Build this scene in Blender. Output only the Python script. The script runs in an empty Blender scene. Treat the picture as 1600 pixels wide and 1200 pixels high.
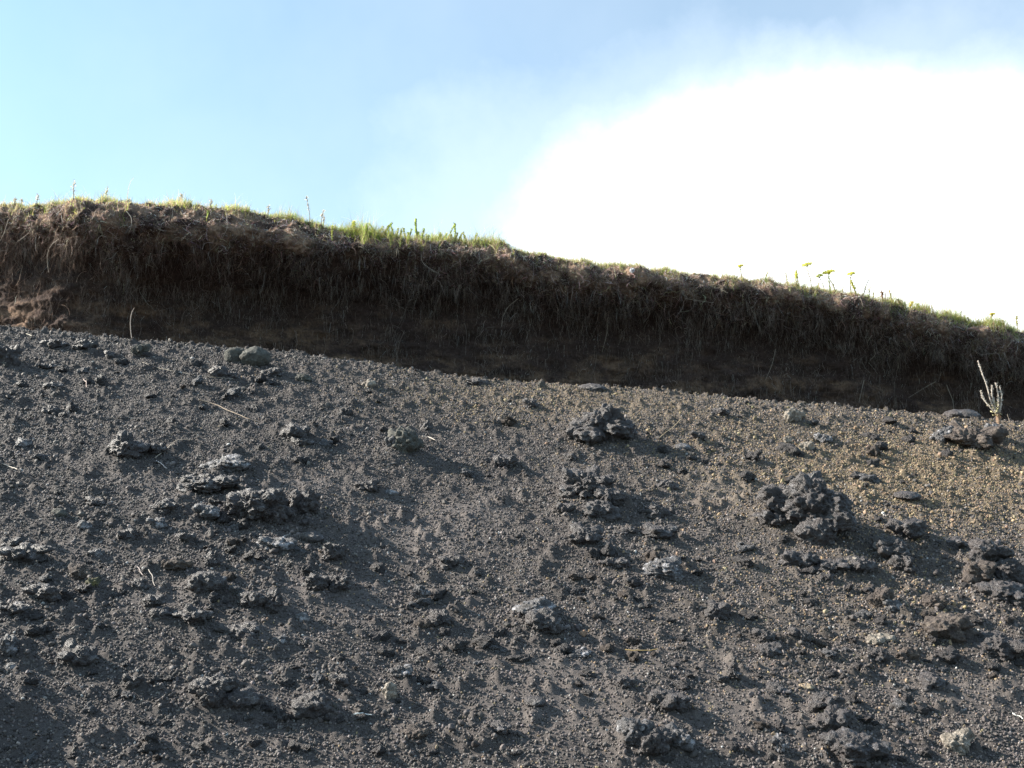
import bpy, bmesh, math
import numpy as np
from mathutils import Vector

C = bpy.context.scene.collection
scene = bpy.context.scene
R = math.radians

# ------------------------------------------------------------------ camera
PITCH, FPX = R(12.0), 1700.0            # focal length in pixels of a 1600 px wide picture
CAM = np.array([0.0, 0.0, 1.5])
cd = bpy.data.cameras.new('camera'); cam = bpy.data.objects.new('camera', cd); C.objects.link(cam)
cam.location = CAM; cam.rotation_euler = (R(90) + PITCH, 0, 0)
cd.sensor_width = 36; cd.lens = 36 * FPX / 1600; cd.clip_start = .05; cd.clip_end = 3000
scene.camera = cam

# ------------------------------------------------------------------ light
SUN_EL, SUN_AZ = R(33), R(8)           # azimuth counted from due left (-X) towards the bank (+Y)
EXPOSURE = 1.7
sv = Vector((-math.cos(SUN_EL)*math.cos(SUN_AZ), math.cos(SUN_EL)*math.sin(SUN_AZ), math.sin(SUN_EL)))
sd = bpy.data.lights.new('sun', 'SUN'); sd.energy = 4.3; sd.angle = R(.53); sd.color = (1, .93, .82)
so = bpy.data.objects.new('sun', sd); C.objects.link(so); so.rotation_euler = sv.to_track_quat('Z', 'Y').to_euler()
so.location = sv * 30
vs = scene.view_settings
vs.view_transform = 'Standard'; vs.look = 'None'; vs.exposure = EXPOSURE; vs.gamma = 1; vs.use_curve_mapping = False

def pdir(px, py):                        # direction of a picture point (1600 x 1200)
    a, b = (px - 800) / FPX, (600 - py) / FPX
    return np.array([a, math.cos(PITCH) - b*math.sin(PITCH), math.sin(PITCH) + b*math.cos(PITCH)])

w = bpy.data.worlds.new('World'); scene.world = w; w.use_nodes = True
nt = w.node_tree; nt.nodes.clear(); N = nt.nodes.new; L = nt.links.new
def vmath(op, a, b=None):
    n = N('ShaderNodeVectorMath'); n.operation = op
    for i, q in enumerate((a, b)):
        if q is None: continue
        if isinstance(q, (tuple, list)): n.inputs[i].default_value = q
        else: L(q, n.inputs[i])
    return n
def smath(op, a, b=None, c=None, clamp=False):
    n = N('ShaderNodeMath'); n.operation = op; n.use_clamp = clamp
    for i, q in enumerate((a, b, c)):
        if q is None: continue
        if isinstance(q, (int, float)): n.inputs[i].default_value = q
        else: L(q, n.inputs[i])
    return n.outputs[0]
def srange(v, a, b, c=0., d=1., typ='SMOOTHSTEP'):
    n = N('ShaderNodeMapRange'); n.interpolation_type = typ
    L(v, n.inputs[0])
    for i, q in enumerate((a, b, c, d)): n.inputs[1+i].default_value = q
    return n.outputs[0]
sky = N('ShaderNodeTexSky'); sky.sky_type = 'NISHITA'; sky.sun_disc = False
sky.sun_elevation = SUN_EL; sky.sun_rotation = math.atan2(sv.x, sv.y); sky.altitude = 300
sky.air_density = 1.0; sky.dust_density = 1.6; sky.ozone_density = .7
tc = N('ShaderNodeTexCoord'); dn = vmath('NORMALIZE', tc.outputs['Generated']).outputs[0]
def cnoise(scale, detail=6, rough=.55):
    n = N('ShaderNodeTexNoise'); n.inputs['Scale'].default_value = scale
    n.inputs['Detail'].default_value = detail; n.inputs['Roughness'].default_value = rough
    L(dn, n.inputs['Vector']); return n.outputs[0]
def blob(px, py, rx, ry):
    c = pdir(px, py); c = c / np.linalg.norm(c)
    d = vmath('SUBTRACT', dn, tuple(c)); d = vmath('MULTIPLY', d.outputs[0], (1/rx, 1/rx, 1/ry))
    return vmath('LENGTH', d.outputs[0]).outputs['Value']
n1 = cnoise(4, 5, .5); n2 = cnoise(2.6, 7, .6); n3 = cnoise(13, 8, .62)
d1 = smath('ADD', blob(1325, 480, .32, .180), smath('ADD', smath('MULTIPLY_ADD', n1, .55, -.275), smath('MULTIPLY_ADD', n3, .26, -.13)))
core = smath('MULTIPLY_ADD', srange(d1, 1.16, .90), .35, smath('MULTIPLY', srange(d1, 1.55, .84), .65))
d2 = smath('ADD', blob(1230, 420, .46, .26), smath('MULTIPLY_ADD', n2, 1.5, -.75))
halo = srange(d2, 1.35, .55, 0, .30)
veil = srange(cnoise(1.4, 6, .6), .38, .75, .10, .20)
sep = N('ShaderNodeSeparateXYZ'); L(dn, sep.inputs[0]); low = srange(sep.outputs[2], .60, .15, 0, .07)
mask = smath('MAXIMUM', core, smath('ADD', smath('MAXIMUM', halo, veil), low))
hsv = N('ShaderNodeHueSaturation'); hsv.inputs['Saturation'].default_value = .95; hsv.inputs['Value'].default_value = 1.0
L(sky.outputs[0], hsv.inputs['Color'])
mx = N('ShaderNodeMix'); mx.data_type = 'RGBA'; L(mask, mx.inputs[0])
wb = vmath('MULTIPLY', hsv.outputs[0], (.65, .95, .985)); L(wb.outputs[0], mx.inputs[6])
SKY = .077
mx.inputs[7].default_value = (7.2, 7.5, 7.7, 1)
bg = N('ShaderNodeBackground'); L(mx.outputs[2], bg.inputs[0]); bg.inputs[1].default_value = SKY
wo = N('ShaderNodeOutputWorld'); L(bg.outputs[0], wo.inputs[0])

# ------------------------------------------------------------------ numpy noise
_perm = np.random.RandomState(5).permutation(256).astype(np.int32); _perm = np.concatenate([_perm]*3)
_grad = np.random.RandomState(6).normal(size=(256, 3)); _grad /= np.linalg.norm(_grad, axis=1)[:, None]
_cell = np.random.RandomState(7).rand(256, 3)
def _h(i, j, k): return _perm[_perm[_perm[i & 255] + (j & 255)] + (k & 255)]
def perlin(p):
    i = np.floor(p).astype(np.int32); f = p - i; u = f*f*f*(f*(f*6-15)+10)
    out = 0
    for a in (0, 1):
        wx = u[:, 0] if a else 1-u[:, 0]
        for b in (0, 1):
            wy = u[:, 1] if b else 1-u[:, 1]
            for c in (0, 1):
                wz = u[:, 2] if c else 1-u[:, 2]
                g = _grad[_h(i[:, 0]+a, i[:, 1]+b, i[:, 2]+c)]
                out = out + wx*wy*wz*((f - (a, b, c))*g).sum(1)
    return out * 1.4
def fbm(p, octs=4, gain=.5, lac=2.03):
    s, a = 0, 1.
    for o in range(octs): s = s + a*perlin(p*lac**o + 17.3*o); a *= gain
    return s
def worley(p):                            # distance to the nearest cell point
    i = np.floor(p).astype(np.int32); f = p - i; best = np.full(len(p), 9.)
    for a in (-1, 0, 1):
        for b in (-1, 0, 1):
            for c in (-1, 0, 1):
                q = _cell[_h(i[:, 0]+a, i[:, 1]+b, i[:, 2]+c)] + (a, b, c)
                best = np.minimum(best, ((q - f)**2).sum(1))
    return np.sqrt(best)
def smooth(e0, e1, x):
    t = np.clip((x-e0)/(e1-e0), 0, 1); return t*t*(3-2*t)
def xy0(x, y, z=0.): return np.stack([x, y, np.full_like(x, z)], 1)

def project(P):
    q = P - CAM
    dep = q[:, 1]*math.cos(PITCH) + q[:, 2]*math.sin(PITCH)
    up = -q[:, 1]*math.sin(PITCH) + q[:, 2]*math.cos(PITCH)
    dep = np.maximum(dep, .01)
    return 800 + FPX*q[:, 0]/dep, 600 - FPX*up/dep, dep

# ------------------------------------------------------------------ object helpers
def tag(o, label=None, cat=None, group=None, kind=None):
    if label: o['label'] = label
    if cat: o['category'] = cat
    if group: o['group'] = group
    if kind: o['kind'] = kind
    return o
def np_mesh(name, V, F, mat, smooth_=True, color=None):
    """V (n,3); F (m,k) faces with k corners each"""
    me = bpy.data.meshes.new(name)
    V = np.ascontiguousarray(V, dtype=np.float32); F = np.ascontiguousarray(F, dtype=np.int32)
    k = F.shape[1]
    me.vertices.add(len(V)); me.vertices.foreach_set('co', V.ravel())
    me.loops.add(F.size); me.loops.foreach_set('vertex_index', F.ravel())
    me.polygons.add(len(F)); me.polygons.foreach_set('loop_start', np.arange(0, F.size, k, dtype=np.int32))
    me.polygons.foreach_set('loop_total', np.full(len(F), k, dtype=np.int32))
    me.update(calc_edges=True)
    me.polygons.foreach_set('use_smooth', np.full(len(F), smooth_))
    if color is not None:
        a = me.color_attributes.new('tint', 'FLOAT_COLOR', 'POINT')
        c = np.ones((len(V), 4), np.float32); c[:, :color.shape[1]] = color
        a.data.foreach_set('color', c.ravel())
    if mat: me.materials.append(mat)
    return me
def link(name, me, parent=None, loc=(0, 0, 0)):
    o = bpy.data.objects.new(name, me); C.objects.link(o); o.location = loc
    if parent: o.parent = parent
    return o
def empty(name, loc):
    o = bpy.data.objects.new(name, None); C.objects.link(o); o.location = loc; o.empty_display_size = .05
    return o

def strand_geo(P0, D0, length, radius, rs, seg=6, grav=.3, curl=.3, sides=3, jitter=.15, taper=.75):
    """curved fibres: tubes (sides>=3) or blades (sides==2)"""
    n = len(P0)
    nrm = lambda a: a / np.maximum(np.linalg.norm(a, axis=1, keepdims=True), 1e-9)
    d = nrm(D0); p = P0.copy(); bend = nrm(rs.normal(size=(n, 3))); grav = np.broadcast_to(grav, (n,))
    side = nrm(np.cross(d, nrm(rs.normal(size=(n, 3))))); rings = []
    for s in range(seg+1):
        side = nrm(side - (side*d).sum(1, keepdims=True)*d); oth = np.cross(d, side)
        r = (radius * (1 - taper*s/seg))[:, None]
        if sides == 2: ring = [p - side*r, p + side*r]
        else: ring = [p + r*(math.cos(2*math.pi*k/sides)*side + math.sin(2*math.pi*k/sides)*oth) for k in range(sides)]
        rings.append(np.stack(ring, 1))
        p = p + d*(length/seg)[:, None]
        d = nrm(d + curl*bend + jitter*rs.normal(size=(n, 3)) + np.array([0, 0, -1.])*grav[:, None])
    V = np.stack(rings, 1)                        # n, seg+1, sides, 3
    base = (np.arange(n)*(seg+1)*sides)[:, None, None]
    s = np.arange(seg)[None, :, None]*sides; k = np.arange(sides if sides > 2 else 1)[None, None, :]
    k2 = (k+1) % sides
    F = np.stack([base+s+k, base+s+k2, base+s+sides+k2, base+s+sides+k], -1).reshape(-1, 4)
    return V.reshape(-1, 3), F
def rep_color(col, n_per): return np.repeat(col, n_per, axis=0)

# ------------------------------------------------------------------ materials
def material(name):
    m = bpy.data.materials.new(name); m.use_nodes = True
    nt = m.node_tree; b = nt.nodes['Principled BSDF']; return m, nt, b
def add_bump(nt, b, specs, coord='Object'):
    tcn = nt.nodes.new('ShaderNodeTexCoord'); prev = None
    for scale, dist, strength in specs:
        t = nt.nodes.new('ShaderNodeTexNoise'); t.inputs['Scale'].default_value = scale
        t.inputs['Detail'].default_value = 6; t.inputs['Roughness'].default_value = .65
        nt.links.new(tcn.outputs[coord], t.inputs['Vector'])
        u = nt.nodes.new('ShaderNodeBump'); u.inputs['Distance'].default_value = dist; u.inputs['Strength'].default_value = strength
        nt.links.new(t.outputs[0], u.inputs['Height'])
        if prev: nt.links.new(prev.outputs[0], u.inputs['Normal'])
        prev = u
    nt.links.new(prev.outputs[0], b.inputs['Normal'])
def noise_mul(nt, src, b, scale, lo, hi, coord='Object'):
    """colour times a noise between lo and hi"""
    tcn = nt.nodes.new('ShaderNodeTexCoord'); t = nt.nodes.new('ShaderNodeTexNoise')
    t.inputs['Scale'].default_value = scale; t.inputs['Detail'].default_value = 8; t.inputs['Roughness'].default_value = .7
    nt.links.new(tcn.outputs[coord], t.inputs['Vector'])
    mr = nt.nodes.new('ShaderNodeMapRange'); nt.links.new(t.outputs[0], mr.inputs[0])
    mr.inputs[1].default_value = .3; mr.inputs[2].default_value = .7; mr.inputs[3].default_value = lo; mr.inputs[4].default_value = hi
    v = nt.nodes.new('ShaderNodeVectorMath'); v.operation = 'SCALE'
    nt.links.new(src, v.inputs[0]); nt.links.new(mr.outputs[0], v.inputs['Scale'])
    nt.links.new(v.outputs[0], b.inputs['Base Color'])
def attr(nt, typ='GEOMETRY', name='tint'):
    a = nt.nodes.new('ShaderNodeAttribute'); a.attribute_type = typ; a.attribute_name = name; return a.outputs['Color']

M = {}
m, t, b = material('volcanic_ash'); M['ash'] = m
noise_mul(t, attr(t), b, 160, .45, 1.6); b.inputs['Roughness'].default_value = .85; b.inputs['Specular IOR Level'].default_value = .35
add_bump(t, b, [(220, .006, 1.0), (70, .010, .8)])
m, t, b = material('gravel_grain'); M['grain'] = m
noise_mul(t, attr(t, 'INSTANCER'), b, 3, .7, 1.35); b.inputs['Roughness'].default_value = .7
b.inputs['Specular IOR Level'].default_value = .35
def rock_mat(name, col, crust_glint, amount, rough=.6):
    m, t, b = material(name)
    tcn = t.nodes.new('ShaderNodeTexCoord'); nz = t.nodes.new('ShaderNodeTexNoise')
    nz.inputs['Scale'].default_value = 22; nz.inputs['Detail'].default_value = 9; nz.inputs['Roughness'].default_value = .65
    t.links.new(tcn.outputs['Object'], nz.inputs['Vector'])
    r = t.nodes.new('ShaderNodeMapRange'); t.links.new(nz.outputs[0], r.inputs[0])
    r.inputs[1].default_value = .66 - amount*.3; r.inputs[2].default_value = .78 - amount*.3
    mxx = t.nodes.new('ShaderNodeMix'); mxx.data_type = 'RGBA'; t.links.new(r.outputs[0], mxx.inputs[0])
    mxx.inputs[6].default_value = (*col, 1); mxx.inputs[7].default_value = (*crust_glint, 1)
    noise_mul(t, mxx.outputs[2], b, 60, .6, 1.5)
    b.inputs['Roughness'].default_value = rough
    add_bump(t, b, [(150, .008, 1.), (50, .02, 1.)])
    return m
M['dark'] = rock_mat('lava_dark', (.057, .048, .048), (.16, .15, .155), .38, .45)  # pale flecks: mineral crust plus specular highlights put into the colour
M['brown'] = rock_mat('lava_brown', (.080, .062, .054), (.16, .125, .10), .45, .8)
M['pale'] = rock_mat('lava_pale_crust', (.078, .073, .076), (.36, .35, .37), .50, .5)
M['tan'] = rock_mat('stone_tan', (.17, .145, .12), (.36, .31, .26), .7, .8)
M['green'] = rock_mat('stone_grey_green', (.082, .078, .068), (.125, .122, .105), .5, .85)
M['lichen'] = rock_mat('stone_with_yellow_lichen', (.09, .085, .05), (.16, .145, .06), .6, .85)
M['buff'] = rock_mat('stone_buff', (.30, .22, .14), (.36, .29, .2), .5, .7)
m, t, b = material('bank_soil'); M['soil'] = m
noise_mul(t, attr(t), b, 45, .45, 1.7); b.inputs['Roughness'].default_value = .95; b.inputs['Specular IOR Level'].default_value = .15
add_bump(t, b, [(90, .012, 1.), (28, .03, .8)])
def leaf_mat(name, trans=.5, rough=.6, gain=1.0):
    m, t, b = material(name); a = attr(t)
    t.links.new(a, b.inputs['Base Color']); b.inputs['Roughness'].default_value = rough
    b.inputs['Specular IOR Level'].default_value = .3
    tr = t.nodes.new('ShaderNodeBsdfTranslucent'); t.links.new(a, tr.inputs['Color'])
    ms = t.nodes.new('ShaderNodeMixShader'); ms.inputs[0].default_value = trans
    t.links.new(b.outputs[0], ms.inputs[1]); t.links.new(tr.outputs[0], ms.inputs[2])
    t.links.new(ms.outputs[0], t.nodes['Material Output'].inputs['Surface'])
    return m
M['leaf'] = leaf_mat('plant_leaf', .68)
M['petal'] = leaf_mat('plant_petal', .45)
M['fibre'] = leaf_mat('root_fibre', .12, .8)
M['straw'] = leaf_mat('dry_straw', .25, .6)

# ------------------------------------------------------------------ terrain shape
CREST = [(-400, 478), (0, 512), (50, 517), (200, 534), (400, 548), (500, 560), (600, 573), (700, 590), (800, 600), (1000, 612), (1200, 628), (1400, 645), (1500, 655), (1600, 663), (2000, 700)]
TOP = [(-400, 330), (0, 324), (100, 324), (200, 326), (330, 332), (400, 338), (450, 346), (520, 361), (560, 369), (640, 375), (700, 378), (760, 385), (850, 402), (930, 418), (1000, 422), (1060, 430), (1100, 432), (1200, 442), (1250, 450), (1330, 464), (1400, 480), (1450, 492), (1520, 507), (1600, 522), (2000, 600)]
yc = lambda x: 8.8 + .10*(x + 4.5)
def plane_table(pts, yf):
    xs, zs = [], []
    for px, py in pts:
        d = pdir(px, py); x = 0.
        for _ in range(60):
            s = yf(x)/d[1]; x = d[0]*s
        xs.append(x); zs.append(CAM[2] + d[2]*s)
    return np.array(xs), np.array(zs)
cx, cz = plane_table(CREST, yc)
def zcrest(x): return np.interp(x, cx, cz)
def bank_y(x):                             # line of the lip of the bank
    return 9.95 + .13*(x + 4.5) + .62*np.clip(-4.02 - x, 0, 3.2)
tx, tz = plane_table(TOP, lambda x: float(bank_y(np.array(x))) + .12)
def ztop(x): return np.interp(x, tx, tz)

MOUNDS = []
def ground_z(x, y, fine=True):
    t = y - yc(x)
    g = .56*t - .6*.25*(np.logaddexp(0, t/.25) - math.log(2))
    z = zcrest(x) + g
    z = .35*np.logaddexp(0, z/.35) - .35*math.log(2)*0      # runs out level at the foot
    # rises inside and behind the bank to the level of the land above
    back = smooth(1.9, 2.8, t)
    z = z*(1-back) + back*(ztop(x) - .45 - .03*np.maximum(t-2.8, 0))
    far = smooth(14, 120, np.hypot(x, y-6))
    z = z*(1-far) + far*(-.5 - .02*np.maximum(6-y, 0))*(y < 9) + far*(y >= 9)*(z*.5)
    p = xy0(x, y, 3.1)
    z = z + .022*perlin(p*.9) + .013*fbm(p*2.3 + 9, 2)
    if fine:
        b = perlin(p*6.5 + 31); z = z + .018*b + .010*np.maximum(perlin(p*4.1+57), 0)
        c = fbm(p*15 + 3, 2); z = z + .008*c + .062*np.maximum(c - .28, 0)
        z = z + .0035*perlin(p*46)
    for mx_, my_, mr_, mh_ in MOUNDS:       # ash banked up round the half buried rocks, plus the added shading humps
        q = np.where((np.abs(x-mx_) < 2.4*mr_) & (np.abs(y-my_) < 2.4*mr_))[0]
        if len(q): z[q] += mh_*np.exp(-(((x[q]-mx_)/mr_)**2 + ((y[q]-my_)/mr_)**2))
    return z
def ground_hit(px, py):
    d = pdir(px, py); s = np.linspace(2.5, 14, 2400); P = CAM + d[None]*s[:, None]
    gz = ground_z(P[:, 0], P[:, 1]); k = np.argmax(P[:, 2] < gz)
    if k == 0: k = np.argmin(np.abs(P[:, 1] - yc(P[:, 0])))
    p = P[k]; return np.array([p[0], p[1], gz[k]]), s[k]
def region_tan(px, py):
    a = np.exp(-(((px-1450)/330)**2 + ((py-740 - (px-1450)*.05)/85)**2))
    b = .55*np.exp(-(((px-900)/330)**2 + ((py-625-(px-900)*.07)/40)**2))
    c = .22*np.exp(-(((px-1330)/260)**2 + ((py-930)/130)**2))
    d = .5*np.exp(-(((px-1200)/200)**2 + ((py-680)/60)**2))
    return np.clip(np.maximum.reduce([a, b, c, d]) + .035, 0, 1)*smooth(150, 900, px)
PATCH = [(1130, 770, 90, 28), (640, 840, 110, 40), (560, 940, 60, 40), (900, 1045, 150, 28), (960, 640, 70, 14), (480, 755, 70, 20), (250, 760, 60, 22), (420, 985, 90, 20), (1180, 1110, 110, 40), (1500, 1080, 120, 24), (730, 800, 90, 30), (470, 925, 50, 30), (860, 1110, 160, 50), (1130, 1030, 90, 24), (60, 860, 100, 14), (260, 930, 60, 24)]
def sandy(px, py):
    s = np.zeros_like(px)
    for a, b_, rx, ry in PATCH: s = np.maximum(s, np.exp(-(((px-a)/rx)**2 + ((py-b_)/ry)**2)))
    return s

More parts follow.
